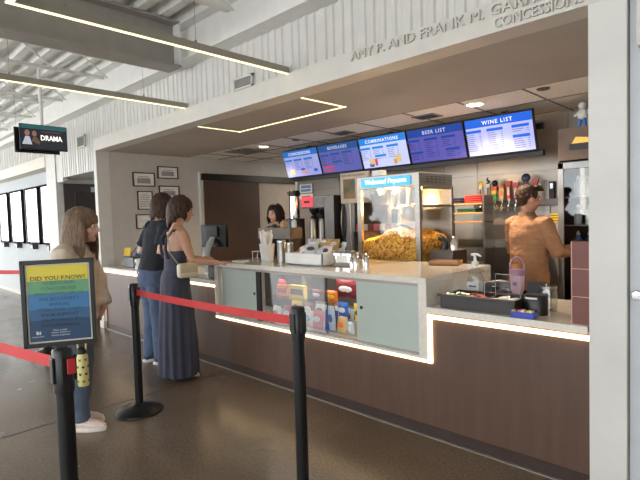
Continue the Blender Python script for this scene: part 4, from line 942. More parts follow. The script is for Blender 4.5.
def belt(label, p0, p1, sag=.01, h=.048):
    p0, p1 = Vector(p0), Vector(p1); d = (p1 - p0).normalized(); p0 += d * .042; p1 -= d * .042; n = Vector((-d.y, d.x, 0)) * .0012
    b = MB(); N = 16; rg = []
    for i in range(N + 1):
        u = i / N; p = p0.lerp(p1, u); p.z -= sag * 4 * u * (1 - u)
        rg.append([b.bm.verts.new(p + q) for q in (n + Vector((0, 0, h / 2)), n - Vector((0, 0, h / 2)), -n - Vector((0, 0, h / 2)), -n + Vector((0, 0, h / 2)))])
    b.loft(rg); tag(b.build('barrier_belt', RED), label, 'belt')
belt('red barrier belt stretched across the middle between two stanchions', (-3.70, 1.69, .955), (-1.82, 1.69, .965))
belt('red barrier belt at the lower left joining the near stanchion from the left', (-3.9, .33, .955), (-2.03, .63, .955), .006)
stanchion('black stanchion farthest toward the hall, holding the far end of the lower left belt', -3.9, .33)
belt('red barrier belt at the far left ending behind the framed sign', (-8.2, .9, .955), (-6.25, 1.78, .955))
t = thing('belt_clip', 'red belt end clip on the right side of the near stanchion', 'clip', (-2.03, .63, .955)); b = MB(); b.box(.03, .052, .0, .03, -.03, .03, .003); b.build('clip_body', RED, t)
# ------------------------------------------------ framed sign on the near stanchion
t = thing('framed_sign', 'black-framed sign reading DID YOU KNOW on top of the near stanchion', 'sign', (-2.03, .63, 1.02), math.radians(61))
W, Hh, z0 = .128, .335, .012
b = MB(); q = .016
b.box(-W, W, -.012, .008, z0, z0 + q, .002); b.box(-W, W, -.012, .008, z0 + Hh - q, z0 + Hh, .002); b.box(-W, -W + q, -.012, .008, z0, z0 + Hh, .002); b.box(W - q, W, -.012, .008, z0, z0 + Hh, .002); b.build('frame', BLACK, t)
b = MB(); b.box(-W + .01, W - .01, -.004, .006, z0 + .01, z0 + Hh - .01); b.build('backing_mat', mat('sign_mat', (206, 200, 186), .6), t)
b = MB(); b.box(-.02, .02, -.008, .008, -.012, .016, .002); b.cyl((0, 0, -.0), (0, 0, -.012), .02); b.build('bracket', BLACK, t)
x0, x1 = -W + .022, W - .022; zb, zt = z0 + .022, z0 + Hh - .022; hh = zt - zb
for nm, a, c in (('poster_yellow', .80, (218, 198, 54)), ('poster_green', .63, (100, 156, 112)), ('poster_blue', .42, (60, 118, 166)), ('poster_steel_blue', .28, (48, 92, 130)), ('poster_navy', 0, (34, 66, 98))):
    top = {'poster_yellow': 1, 'poster_green': .80, 'poster_blue': .63, 'poster_steel_blue': .42, 'poster_navy': .28}[nm]
    b = MB(); b.box(x0, x1, -.0055, -.004, zb + hh * a, zb + hh * top); b.build(nm, mat(nm, c, .35, var=.01), t)
DT = mat('sign_ink', (52, 62, 60), .5)
join_text('sign_heading', [('DID YOU KNOW?', 0.0238, 0, zb + hh * .80 + .002, 'CENTER', -.0062)], DT, t)
L = ['TICKETS AND', 'CONCESSIONS', 'ONLY COVER 65% OF', "THE BELCOURT'S", 'ANNUAL', 'OPERATING COST.', 'YOUR SUPPORT', 'HELPS MAKE UP', 'THE DIFFERENCE.']
for i, s_ in enumerate(L):
    ink = mat('sign_ink_green', (72, 128, 112), .5) if i < 3 else (mat('sign_ink_blue', (42, 88, 128), .5) if i < 6 else mat('sign_ink_navy', (28, 54, 84), .5))
    join_text('sign_line', [(s_, .0182, 0, zb + hh * .745 - i * .0205, 'CENTER', -.0062)], ink, t)
WT = mat('sign_white_ink', (208, 214, 216), .5)
join_text('sign_footer', [('Please consider', .008, 0, zb + .038, 'CENTER', -.0062), ('making a donation at', .008, 0, zb + .029, 'CENTER', -.0062), ('belcourt.org/donate', .008, 0, zb + .018, 'CENTER', -.0062)], WT, t)
join_text('sign_name', [('THE BELCOURT', .006, -.078, zb + .017, 'CENTER', -.0062)], WT, t)
b = MB(); b.box(-.084, -.076, -.0062, -.0055, zb + .027, zb + .040); b.prism([(-.074, zb + .027), (-.068, zb + .027), (-.068, zb + .040), (-.074, zb + .036)], 'y', -.0062, -.0055); b.build('sign_emblem', WT, t)

# ================================================================== PEOPLE
def remeshed(b, name, mats, parent, voxel=.007, smooth_it=3, disp=0.0, dsize=.12, paint=None, smooth=True):
    bmesh.ops.recalc_face_normals(b.bm, faces=b.bm.faces)
    me = bpy.data.meshes.new('tmp'); b.bm.to_mesh(me); b.bm.free()
    o = bpy.data.objects.new('tmp', me); COL.objects.link(o)
    r = o.modifiers.new('r', 'REMESH'); r.mode = 'VOXEL'; r.voxel_size = voxel
    s = o.modifiers.new('s', 'SMOOTH'); s.factor = .5; s.iterations = smooth_it
    if disp:
        tx = bpy.data.textures.get('folds%g' % dsize) or bpy.data.textures.new('folds%g' % dsize, 'CLOUDS'); tx.noise_scale = dsize
        q = o.modifiers.new('d', 'DISPLACE'); q.texture = tx; q.strength = disp; q.mid_level = .5
    bpy.context.view_layer.update()
    dg = bpy.context.evaluated_depsgraph_get()
    m2 = bpy.data.meshes.new_from_object(o.evaluated_get(dg)); bpy.data.objects.remove(o); bpy.data.meshes.remove(me)
    m2.name = name; m2.materials.clear()
    if not isinstance(mats, (list, tuple)): mats = [mats]
    for m in mats: m2.materials.append(m)
    if paint:
        for p in m2.polygons:
            c = p.center
            for ctr, rad, mi in paint:
                d = Vector(((c.x - ctr[0]) / rad[0], (c.y - ctr[1]) / rad[1], (c.z - ctr[2]) / rad[2]))
                if d.length < 1: p.material_index = mi
    m2.shade_smooth()
    o = bpy.data.objects.new(name, m2); COL.objects.link(o); o.parent = parent
    return o
def V(*a): return Vector(a)
def lerp(a, b, t): return Vector(a).lerp(Vector(b), t)
LIP = mat('lip', (160, 82, 78), .4); EYE = mat('eye_dark', (40, 28, 22), .2); EYW = mat('eye_white', (220, 214, 206), .3)
BROW = mat('brow', (60, 42, 32), .7)
def hand(b, W, d, n, s=1.0, curl=.35, side=1):
    """W wrist, d direction of the fingers, n direction the palm faces, side: thumb towards +s or -s"""
    W = Vector(W); d = Vector(d).normalized(); n = Vector(n); n = (n - d * n.dot(d)).normalized(); sd = d.cross(n) * side
    P = W + d * .045 * s
    b.tube([W - d * .01 * s, W + d * .025 * s, W + d * .06 * s, W + d * .088 * s], [.022 * s, .034 * s, .040 * s, .036 * s], 14, up=n, flat=.42)
    for i, (off, L) in enumerate(((.030, .070), (.010, .078), (-.010, .073), (-.029, .057))):
        p = W + d * .085 * s + sd * off * s; dd = (d + sd * off * 2.0).normalized(); pts = [p - dd * .012 * s]; rr = [.0095 * s]
        a = 0; q = p
        for k, f in enumerate((.45, .30, .25)):
            pts.append(q); rr.append((.0092 - k * .0008) * s); a += curl * (1 if k else .6)
            v = dd * math.cos(a) + n * math.sin(a); q = q + v * L * f * s
        pts.append(q); rr.append(.0062 * s); b.tube(pts, rr, 10, up=n)
    p = W + d * .028 * s + sd * .026 * s; v1 = (d * .7 + sd * .75 + n * .35).normalized(); v2 = (d * .95 + sd * .25 + n * .4).normalized()
    b.tube([p - v1 * .01 * s, p + v1 * .012 * s, p + v1 * .036 * s, p + v1 * .036 * s + v2 * .028 * s], [.014 * s, .013 * s, .011 * s, .0075 * s], 10, up=n)
def head_matrix(c, yaw, pitch): return Matrix.Translation(c) @ Matrix.Rotation(yaw, 4, 'Z') @ Matrix.Rotation(pitch, 4, 'X')
def person(name, label, loc, rotz, H, skin, J={}, female=False, hyaw=0, hpitch=0, torso_lean=0.0, handcfg={}, hsc=1.0):
    """local frame: faces +Y, right hand towards +X"""
    t = thing(name, label, 'person', loc, rotz)
    s = H / 1.75; g = dict(hipR=(.088, 0, .93), kneeR=(.095, .015, .50), ankR=(.095, -.01, .085), shR=(.165 if female else .185, 0, 1.415), elR=(.215, -.03, 1.13), wrR=(.225, .03, .885), neck=(0, -.01, 1.46), head=(0, .015, 1.632))
    for k in list(g):
        if k.endswith('R'): g[k[:-1] + 'L'] = (-g[k][0], g[k][1], g[k][2])
    g.update(J); g = {k: Vector(v) * s for k, v in g.items()}
    b = MB(); w = .86 if female else 1.0
    rows = [(.80, .12, .10, 0), (.87, .165, .115, -.01), (.95, .17, .12, -.012), (1.04, .145 * (.93 if female else 1.04), .105, 0), (1.12, .132 * w + .01, .098, .005), (1.22, .15 * w + .01, .108, .008), (1.32, .172 * w, .115, .008), (1.39, .172 * w, .10, 0), (1.435, .12 * w, .075, -.005), (1.47, .062, .056, -.01)]
    lean = torso_lean
    rows = [(0, cy * s + max(0, z - .95) * lean * s, z * s, rx * s, ry * s) for z, rx, ry, cy in rows]
    b.erings(rows)
    hM = head_matrix(g['head'], hyaw, hpitch); hs = s * hsc
    def hp(x, y, z): return hM @ Vector((x * hs, y * hs, z * hs))
    R3 = hM.to_3x3()
    b.tube([g['neck'] - V(0, 0, .05 * s), g['neck'] + V(0, 0, .02 * s), hp(0, -.02, -.06)], [.06 * s, .052 * s, .05 * s], 16)
    b.ell(hp(0, -.012, .028), (.073 * hs, .092 * hs, .088 * hs), R3, 24)       # skull
    b.ell(hp(0, .022, -.035), (.056 * hs, .068 * hs, .075 * hs), R3, 20)       # face and jaw
    b.ell(hp(0, .062, -.088), (.024 * hs, .022 * hs, .018 * hs), R3)           # chin
    b.ell(hp(0, .078, .030), (.045 * hs, .012 * hs, .012 * hs), R3)            # brow ridge
    b.tube([hp(0, .083, .018), hp(0, .098, -.008), hp(0, .110, -.024), hp(0, .088, -.034)], [.008 * hs, .009 * hs, .012 * hs, .009 * hs], 10)   # nose
    b.ell(hp(0, .084, -.055), (.024 * hs, .010 * hs, .007 * hs), R3); b.ell(hp(0, .082, -.067), (.021 * hs, .010 * hs, .007 * hs), R3)   # lips
    for q in (-1, 1):
        b.ell(hp(q * .040, .058, -.025), (.022 * hs, .022 * hs, .02 * hs), R3)   # cheeks
        b.ell(hp(q * .028, .079, .006), (.013 * hs, .010 * hs, .009 * hs), R3)   # eyes
        b.ell(hp(q * .076, -.008, -.010), (.008 * hs, .018 * hs, .031 * hs), R3)  # ears
    for S in 'RL':
        sh, el, wr = g['sh' + S], g['el' + S], g['wr' + S]
        b.tube([lerp(sh, V(0, 0, sh.z), .25), sh, lerp(sh, el, .3), lerp(sh, el, .7), el, lerp(el, wr, .25), lerp(el, wr, .6), wr, wr + (wr - el).normalized() * .01],
               [v * s * (.9 if female else 1.05) for v in (.052, .055, .049, .042, .038, .041, .036, .026, .025)], 16)
        dv, nv, cu = handcfg.get(S, ((0, .15, -1), (-1 if S == 'R' else 1, .2, 0), .35))
        hand(b, wr, dv, nv, s * (.93 if female else 1.02), cu, 1 if S == 'L' else -1)
        hi, kn, an = g['hip' + S], g['knee' + S], g['ank' + S]
        b.tube([hi + V(0, 0, .03 * s), hi - V(0, 0, .03), lerp(hi, kn, .35), lerp(hi, kn, .75), kn, lerp(kn, an, .3), lerp(kn, an, .65), an, an - V(0, 0, .03 * s)],
               [v * s for v in (.085, .092, .082, .062, .053, .056, .045, .034, .036)], 18)
        fy = 1
        b.tube([an + V(0, -.045 * s, -.045 * s), an + V(0, .03 * s, -.045 * s), an + V(0, .11 * s, -.055 * s), an + V(0, .17 * s, -.062 * s)], [.03 * s, .038 * s, .032 * s, .018 * s], 12)
    paint = []
    for q in (-1, 1):
        e = hp(q * .028, .088, .006); paint.append((e, (.013 * hs, .02 * hs, .008 * hs), 2)); paint.append((e, (.0065 * hs, .02 * hs, .0065 * hs), 3))
        e = hp(q * .030, .088, .027); paint.append((e, (.018 * hs, .02 * hs, .005 * hs), 4))
    paint.append((hp(0, .09, -.061), (.022 * hs, .02 * hs, .010 * hs), 1))
    remeshed(b, 'body', [skin, LIP, EYW, EYE, BROW], t, .0062, 2, paint=paint)
    t['hs'] = hs
    return t, g, hp, hs, s
def clean(t):
    if 'hs' in t: del t['hs']
def hair(t, hp, hs, m, length, gap=55, bangs=False, wavy=0.0, vol=1.0, n=46, back_extra=0.0, seed=1, tie=False, thick=.016, spread=1.0, lift=0):
    """long hair: a cap plus thick locks falling from the parting"""
    random.seed(seed); b = MB()
    k = vol
    rows = 10
    b.ell(hp(0, -.022, .038), (.081 * hs * k, .096 * hs * k, .088 * hs * k), None, 20)
    start_n = 0
    for i in range(n):
        a = math.radians(gap + (360 - 2 * gap) * i / (n - 1))        # angle from face direction
        fx, fy = math.sin(a), math.cos(a)
        j = lambda: random.uniform(-.004, .004)
        rx, ry = .078 * k, .094 * k
        L = length * (random.uniform(.82, 1.08) - .22 * abs(fx)) + back_extra * max(0, -fy)
        pts = []; rr = []
        for u in (0, .25, .5, .75, 1.0):
            th = u * PI / 2
            pts.append(hp(fx * rx * math.sin(th) * 1.02 + j(), fy * ry * math.sin(th) - .02 + j(), .034 + .088 * k * math.cos(th) + j())); rr.append(thick * (.5 + .5 * u))
        ph = random.uniform(0, 6.28); st = max(3, int(L / .04))
        for v in range(1, st + 1):
            q = v / st; wv = wavy * math.sin(q * 11 + ph) ; out = 1.0 + spread * .10 * math.sin(q * PI * .8)
            base = hp(fx * rx * out + wv, fy * ry * out - .02 + wv * .6 - (.015 * q if fy < 0 else 0), .034)
            pts.append(base + V(0, 0, -L * q * hs * 1.0)); rr.append(thick * (1.05 - .75 * q ** 2))
        b.tube(pts, [r * hs for r in rr], 8)
    if bangs:
        for i in range(15):
            a = math.radians(-62 + 124 * i / 14); fx, fy = math.sin(a), math.cos(a)
            b.tube([hp(fx * .02, -.0 + fy * .02, .122), hp(fx * .05, fy * .06 - .01, .108), hp(fx * .076, fy * .090 - .01, .070), hp(fx * .080, fy * .098 - .01, .030)], [.012 * hs, .014 * hs, .012 * hs, .008 * hs], 8)
    else:
        for i in range(12):
            a = math.radians(-gap + 2 * gap * i / 11); fx, fy = math.sin(a), math.cos(a)
            b.tube([hp(0, -.0, .124), hp(fx * .05, fy * .05 - .015, .110), hp(fx * .082, fy * .078 - .01, .066)], [.012 * hs, .013 * hs, .011 * hs], 8)
    # cut the cap where the face is: keep by shape (cap sits behind the brow)
    return remeshed(b, 'hair', m, t, .006, 2)
def hmat(n, c, c2): return mat(n, c, .55, var=0, scale=14, stretch=(9, 9, 1.2), col2=c2, bump=.6, bscale=22, spec=.2)
H_BL = hmat('hair_light_brown', (90, 71, 57), (136, 114, 95)); H_DK = hmat('hair_dark_brown', (44, 32, 27), (80, 60, 50)); H_BK = hmat('hair_black', (24, 18, 18), (48, 38, 36)); H_SH = hmat('hair_short_dark', (44, 32, 26), (84, 62, 46))
SKIN = mat('skin_fair', (206, 164, 144), .5, var=.03, scale=20); SKIN2 = mat('skin_tan', (196, 150, 126), .5, var=.03, scale=20); SKIN3 = mat('skin_warm', (190, 138, 114), .5, var=.03, scale=20)
def cloth(n, c, r=.85, folds=0, **k):
    return mat(n, c, r, var=.05, bump=.9, bscale=9, scale=14, stretch=(1, 1, 2.6), **k) if folds else mat(n, c, r, var=.05, bump=.25, bscale=120, scale=14, **k)
def sleeve(b, sh, el, wr, r0, r1, r2, full=True, upto=1.0):
    if full: b.tube([lerp(sh, V(0, 0, sh.z), .3), sh, lerp(sh, el, .5), el, lerp(el, wr, .5), lerp(el, wr, upto)], [r0 * .95, r0, (r0 + r1) / 2, r1, (r1 + r2) / 2, r2], 18)
    else: b.tube([lerp(sh, V(0, 0, sh.z), .3), sh, lerp(sh, el, .35), lerp(sh, el, upto)], [r0 * .95, r0, r0 * .98, r1], 18)
def torso(b, s, rows, lean=0): b.erings([(0, cy * s + max(0, z - .95) * lean * s, z * s, rx * s, ry * s) for z, rx, ry, cy in rows], 28)
def legs(b, g, s, r=(.10, .092, .072, .066), drop=.02):
    for S in 'RL':
        hi, kn, an = g['hip' + S], g['knee' + S], g['ank' + S]
        b.tube([hi + V(0, 0, .04 * s), lerp(hi, kn, .2), lerp(hi, kn, .6), kn, lerp(kn, an, .5), an - V(0, 0, drop)], [r[0] * s, r[0] * s, r[1] * s * .9, r[2] * s, r[3] * s, r[3] * s * .98], 20)
def shoes(t, g, s, m, ms, yaw=(0, 0), laces=None, name='sneaker', heel=0.0):
    for S, yw in zip('RL', yaw):
        an = g['ank' + S]; M = Matrix.Translation((an.x, an.y, 0)) @ Matrix.Rotation(yw, 4, 'Z')
        b = MB(); st = b.n()
        b.tube([(0, -.065 * s, .045), (0, -.02 * s, .055), (0, .05 * s, .05), (0, .13 * s, .038), (0, .19 * s, .03)], [.036 * s, .043 * s, .046 * s, .044 * s, .026 * s], 18, up=(0, 0, 1), flat=.85)
        b.tube([(0, -.03 * s, .05), (0, -.025 * s, .095)], [.042 * s, .042 * s], 18)
        b.xf(M); sh = remeshed(b, name, m, t, .006, 2)
        b = MB(); b.erings([(0, .058 * s, z, .047 * s * k, .145 * s * k) for z, k in ((.0, .96), (.008, 1.0), (.028, 1.0), (.032, .96))], 28); b.xf(M); b.build('sole', ms, sh, True)
        if laces:
            b = MB()
            for i in range(5): b.tube([(-.022, .03 + i * .018, .094 - i * .007), (0, .032 + i * .018, .1 - i * .007), (.022, .03 + i * .018, .094 - i * .007)], .004, 6)
            b.xf(M); b.build('laces', laces, sh, True)

# --- woman in beige jumper (left) -------------------------------------------
rz = math.radians(-47)
t, g, hp, hs, s = person('person', 'woman with long light brown hair in a beige sweater and jeans, holding a water bottle', (-3.77, 1.26, 0), rz, 1.62, SKIN,
    J=dict(elR=(.20, -.01, 1.12), wrR=(.20, .13, .87), elL=(-.20, .10, 1.12), wrL=(-.17, .17, .95), shR=(.165, .04, 1.41), shL=(-.165, .04, 1.41), neck=(0, .04, 1.455), head=(0, .12, 1.60), ankR=(.07, .05, .085), ankL=(-.07, -.04, .085), kneeR=(.08, .04, .5)), female=True, hpitch=-.06, hsc=1.12, torso_lean=.08,
    handcfg={'R': ((0, .1, -1), (-1, .1, 0), .75), 'L': ((.2, -.5, -.9), (1, 0, 0), .8)})
hair(t, hp, hs, H_BL, .33, gap=62, bangs=True, vol=1.15, back_extra=.06, seed=4, spread=2.0, wavy=.003)
SW = cloth('beige_knit', (200, 186, 168), folds=1); JE = cloth('blue_grey_denim', (86, 100, 118)); 
b = MB(); torso(b, s, [(.84, .175, .15, .01), (.88, .20, .17, .01), (1.0, .20, .165, .01), (1.15, .185, .15, .01), (1.28, .185, .145, .01), (1.38, .175, .12, 0), (1.44, .12, .09, -.005), (1.47, .085, .08, -.01), (1.49, .08, .075, -.01)], .08)
sleeve(b, g['shR'], g['elR'], g['wrR'], .078 * s, .078 * s, .062 * s, True, .97); sleeve(b, g['shL'], g['elL'], g['wrL'], .078 * s, .082 * s, .062 * s, True, .97)
remeshed(b, 'sweater', SW, t, .009, 4, .035, .13)
b = MB(); torso(b, s, [(.78, .14, .12, 0), (.87, .172, .125, -.01), (.98, .16, .12, -.01)]); legs(b, g, s, (.10, .09, .075, .075), .0); remeshed(b, 'jeans', JE, t, .009, 3, .018, .09)
PS = mat('pale_pink_canvas', (222, 202, 194), .6, var=.02)
shoes(t, g, s, PS, mat('cream_sole', (226, 216, 206), .5), (0, .15), PAPER); clean(t)
wr = g['wrR']; Mw = Matrix.Rotation(rz, 4, 'Z')
hw = Mw @ (wr + V(-.01, .02, -.105)) + V(-3.77, 1.26, 0)
# bottle carried in the hand
t = thing('water_bottle', 'pale yellow water bottle with black cat faces carried by the woman in beige', 'bottle', (hw.x, hw.y, hw.z - .33), rz)
YB = mat('bottle_yellow', (214, 206, 136), .35, var=.03)
b = MB(); b.lathe([(0, 0), (.034, 0), (.037, .006), (.037, .2), (.03, .222), (.024, .228), (0, .228)]); b.build('flask', YB, t, True)
b = MB(); b.lathe([(0, .226), (.03, .226), (.03, .258), (.02, .268), (0, .268)]); b.build('cap', BLACK, t, True)
b = MB(); b.tube([(0, -.026, .25), (0, -.03, .29), (0, -.012, .325), (0, .012, .325), (0, .03, .29), (0, .026, .25)], .006, 8, up=(1, 0, 0)); b.build('carry_loop', YB, t, True)
k = 0
for zz in (.035, .085, .135, .185):
    for aa in range(6):
        a = aa * PI / 3 + (.5 if k % 2 else 0); b = MB()
        dm = k % 3; r = .0375
        if True:
            b.ell((0, r, 0), (.0085, .0015, .007)); b.prism([(-.009, .003), (-.003, .006), (-.008, .012)], 'y', r - .001, r + .001); b.prism([(.009, .003), (.003, .006), (.008, .012)], 'y', r - .001, r + .001)
        b.xf(Matrix.Translation((0, 0, zz)) @ Matrix.Rotation(a, 4, 'Z')); b.build('cat_face', BLACK if dm else mat('cat_brown', (120, 92, 60), .5), t)
    k += 1

# --- person in black shirt ---------------------------------------------------
t, g, hp, hs, s = person('person', 'tall person with dark hair in black t-shirt and blue jeans leaning at the counter', (-4.86, 2.42, 0), math.radians(-6), 1.80, SKIN,
    J=dict(elR=(.27, .0, 1.16), wrR=(.13, .22, 1.16), elL=(-.29, .0, 1.14), wrL=(-.16, .24, 1.12), shR=(.185, .10, 1.40), shL=(-.185, .10, 1.40), neck=(0, .10, 1.45), head=(0, .17, 1.615), ankR=(.08, .03, .085), ankL=(-.09, -.02, .085)), hyaw=-.25, hpitch=-.2, torso_lean=.22,
    handcfg={'R': ((-.5, .8, -.2), (0, 0, -1), .3), 'L': ((.5, .8, -.2), (0, 0, -1), .3)})
hair(t, hp, hs, H_DK, .22, gap=60, vol=1.16, wavy=.008, seed=9, spread=1.0, thick=.018)
b = MB(); torso(b, s, [(.92, .18, .135, 0), (1.0, .18, .13, 0), (1.15, .172, .125, .005), (1.3, .19, .135, .005), (1.39, .19, .115, 0), (1.44, .13, .085, -.005), (1.475, .078, .072, -.01)], .22)
for S in 'RL': sleeve(b, g['sh' + S], g['el' + S], None, .08 * s, .078 * s, 0, False, .78)
remeshed(b, 'shirt', cloth('black_cotton', (32, 34, 42)), t, .009, 3, .022, .12)
b = MB(); torso(b, s, [(.80, .14, .12, 0), (.88, .18, .13, -.01), (.98, .168, .125, -.005)]); legs(b, g, s, (.105, .095, .078, .072), .03); remeshed(b, 'jeans', cloth('blue_denim', (78, 92, 118)), t, .009, 3, .02, .08)
shoes(t, g, s, mat('dark_canvas', (52, 58, 76), .6), WPLAS, (0, .1), PAPER); clean(t)

# --- woman in navy ------------------------------------------------------------
ry = math.radians(-14)
t, g, hp, hs, s = person('person', 'woman with wavy dark hair in a long navy open-backed outfit, hand on the counter', (-4.19, 2.33, 0), ry, 1.725, SKIN2,
    torso_lean=.08, J=dict(neck=(0, .03, 1.455), head=(0, .09, 1.625), shR=(.165, .02, 1.41), shL=(-.165, .02, 1.41), elR=(.21, .10, 1.15), wrR=(.26, .33, 1.115), elL=(-.2, .08, 1.15), wrL=(-.10, .28, 1.14)), female=True, hyaw=math.radians(-20), hpitch=-.28,
    handcfg={'R': ((.12, 1, -.06), (0, .0, -1), .12), 'L': ((.6, .6, .1), (0, 0, -1), .4)})
hair(t, hp, hs, H_DK, .17, gap=70, vol=1.17, wavy=.014, seed=5, spread=1.5, thick=.019, back_extra=.07)
NV = cloth('navy_crepe', (62, 64, 80), .75)
def pleat(a, z): 
    k = max(0, min(1, (1.0 * s - z) / .5)); return 1 + .05 * k * math.cos(a * 15 + 1.0) + .03 * k * math.cos(a * 7)
b = MB()
b.erings([(0, .0, .99 * s, .165 * s, .125 * s), (0, .004, 1.04 * s, .150 * s, .112 * s), (0, .005, 1.12 * s, .139 * s, .106 * s), (0, .01, 1.19 * s, .148 * s, .112 * s), (0, .02, 1.24 * s, .152 * s, .108 * s)], 48)
b.ell((.062 * s, .085 * s, 1.265 * s), (.07 * s, .05 * s, .07 * s)); b.ell((-.062 * s, .085 * s, 1.265 * s), (.07 * s, .05 * s, .07 * s))
b.erings([(0, -.01, .05 + .0, .205, .19), (0, -.01, .35, .20, .18), (0, -.01, .65, .185, .155), (0, -.012, .85, .182, .14), (0, -.01, .97, .172, .130), (0, 0, 1.03, .155, .115)], 96, pleat)
remeshed(b, 'outfit', NV, t, .0065, 1, .012, .16)
for q in (-1, 1):
    b = MB(); b.tube([(q * .085 * s, -.092 * s, 1.17 * s), (q * .088 * s, -.108 * s, 1.26 * s), (q * .098 * s, -.10 * s, 1.36 * s), (q * .105 * s, -.045 * s, 1.435 * s), (q * .10 * s, .03 * s, 1.43 * s), (q * .08 * s, .105 * s, 1.33 * s)], .014, 8, up=(1, 0, 0), flat=.6); b.build('shoulder_strap', NV, t, True)
for q in (-1, 1):
    b = MB(); b.erings([(q * .09, .03, 0, .042, .12), (q * .09, .03, .02, .042, .12), (q * .09, -.02, .05, .035, .07)], 20); b.tube([(q * .09 - .04, .09, .03), (q * .09, .1, .06), (q * .09 + .04, .09, .03)], .01); b.build('sandal', BLACK, t, True)
clean(t)
Mn = Matrix.Translation((-4.19, 2.33, 0)) @ Matrix.Rotation(ry, 4, 'Z')
p = Mn @ V(.215, .05, 1.05)
t = thing('shoulder_bag', 'small cream shoulder bag hanging at the side of the woman in navy', 'bag', (0, 0, 0), 0)
CB = mat('cream_leather', (216, 208, 188), .45, var=.02)
b = MB(); b.box(-.04, .04, -.095, .095, -.07, .065, .03, 4); b.xf(Matrix.Translation(p) @ Matrix.Rotation(ry + .1, 4, 'Z')); b.build('pouch', CB, t, True)
b = MB(); b.box(.039, .046, -.085, .085, -.02, .06, .003); b.xf(Matrix.Translation(p) @ Matrix.Rotation(ry + .1, 4, 'Z')); b.build('flap', mat('cream_leather_edge', (190, 176, 150), .45), t)
b = MB(); b.tube([p + V(0, -.09, .06), Mn @ V(.19, -.10, 1.22), Mn @ V(.165, -.10, 1.36), Mn @ V(.14, -.03, 1.462), Mn @ V(.15, .06, 1.42), Mn @ V(.20, .10, 1.25), p + V(0, .09, .06)], .009, 8, flat=.5); b.build('strap', mat('olive_strap', (168, 156, 128), .5), t, True)

# --- worker in tan -------------------------------------------------------------
t, g, hp, hs, s = person('person', 'worker with short dark hair in a tan long-sleeved jacket, seen from behind by the taps', (-1.72, 4.50, 0), math.radians(-22), 1.72, SKIN3,
    J=dict(elR=(.29, .03, 1.15), wrR=(.26, .24, 1.16), elL=(-.25, .06, 1.15), wrL=(-.12, .3, 1.12)), hyaw=-.35, hpitch=-.18,
    handcfg={'R': ((0, 1, 0), (-.6, 0, -.6), .5), 'L': ((.3, 1, 0), (.6, 0, -.6), .5)})
TAN = cloth('tan_canvas', (164, 120, 88), folds=1)
b = MB(); torso(b, s, [(.80, .19, .15, 0), (.9, .195, .15, 0), (1.05, .185, .14, .0), (1.2, .195, .145, .005), (1.32, .205, .14, .005), (1.40, .19, .118, 0), (1.445, .13, .09, -.005), (1.485, .08, .076, -.01)])
for S in 'RL': sleeve(b, g['sh' + S], g['el' + S], g['wr' + S], .074 * s, .066 * s, .050 * s, True, .98)
jk = remeshed(b, 'jacket', TAN, t, .009, 3, .022, .10)
b = MB(); b.erings([(0, -.012, 1.455 * s, .088 * s, .082 * s), (0, -.016, 1.50 * s, .072 * s, .070 * s), (0, -.016, 1.515 * s, .068 * s, .066 * s), (0, -.014, 1.50 * s, .060 * s, .058 * s), (0, -.012, 1.46 * s, .060 * s, .06 * s)]); b.build('collar', cloth('tan_collar', (136, 98, 72)), jk, True)
for S in 'RL':
    e_, w_ = g['el' + S], g['wr' + S]; dv = (w_ - e_).normalized(); b = MB(); b.cyl(w_ - dv * .05, w_ + dv * .012, .05 * s, .048 * s); b.build('cuff', cloth('tan_collar', (136, 98, 72)), jk, True)
b = MB(); torso(b, s, [(.80, .14, .12, 0), (.88, .175, .13, -.01), (.95, .165, .125, -.005)]); legs(b, g, s); remeshed(b, 'trousers', cloth('black_twill', (30, 30, 34)), t, .010, 3, .01, .1)
b = MB(); random.seed(2)
HR = head_matrix(g['head'], -.35, -.18).to_3x3()
b.ell(hp(0, -.028, .046), (.082 * hs, .098 * hs, .090 * hs), HR, 24); b.ell(hp(0, -.062, -.018), (.064 * hs, .044 * hs, .062 * hs), HR)
for q in (-1, 1): b.ell(hp(q * .066, .0, .03), (.016 * hs, .04 * hs, .035 * hs), HR)
for i in range(150):
    a = random.uniform(.9, 5.38); e = random.uniform(-.75, 1.5)
    fx, fy = math.sin(a) * math.cos(e), math.cos(a) * math.cos(e); pz = math.sin(e)
    if abs(fx) > .6 and e < -.1 and fy > -.3: continue
    p0 = hp(fx * .076, fy * .092 - .028, .040 + pz * .084); c0 = hp(0, -.02, .04); dv = V(random.uniform(-.018, .018), random.uniform(-.014, .014), -.016 if e < .7 else .002)
    b.tube([p0, p0 + dv * .6 + (p0 - c0) * .04, p0 + dv * 1.4 + (p0 - c0) * .03], [.012 * hs, .011 * hs, .006 * hs], 7)
for i in range(12):
    x = -.055 + .11 * i / 11; b.tube([hp(x, .02, .125), hp(x * 1.1, .06, .118), hp(x * 1.2, .092, .088)], [.014 * hs, .014 * hs, .006 * hs], 7)
remeshed(b, 'hair', H_SH, t, .006, 3)
shoes(t, g, s, BLACK, BLACK); clean(t)

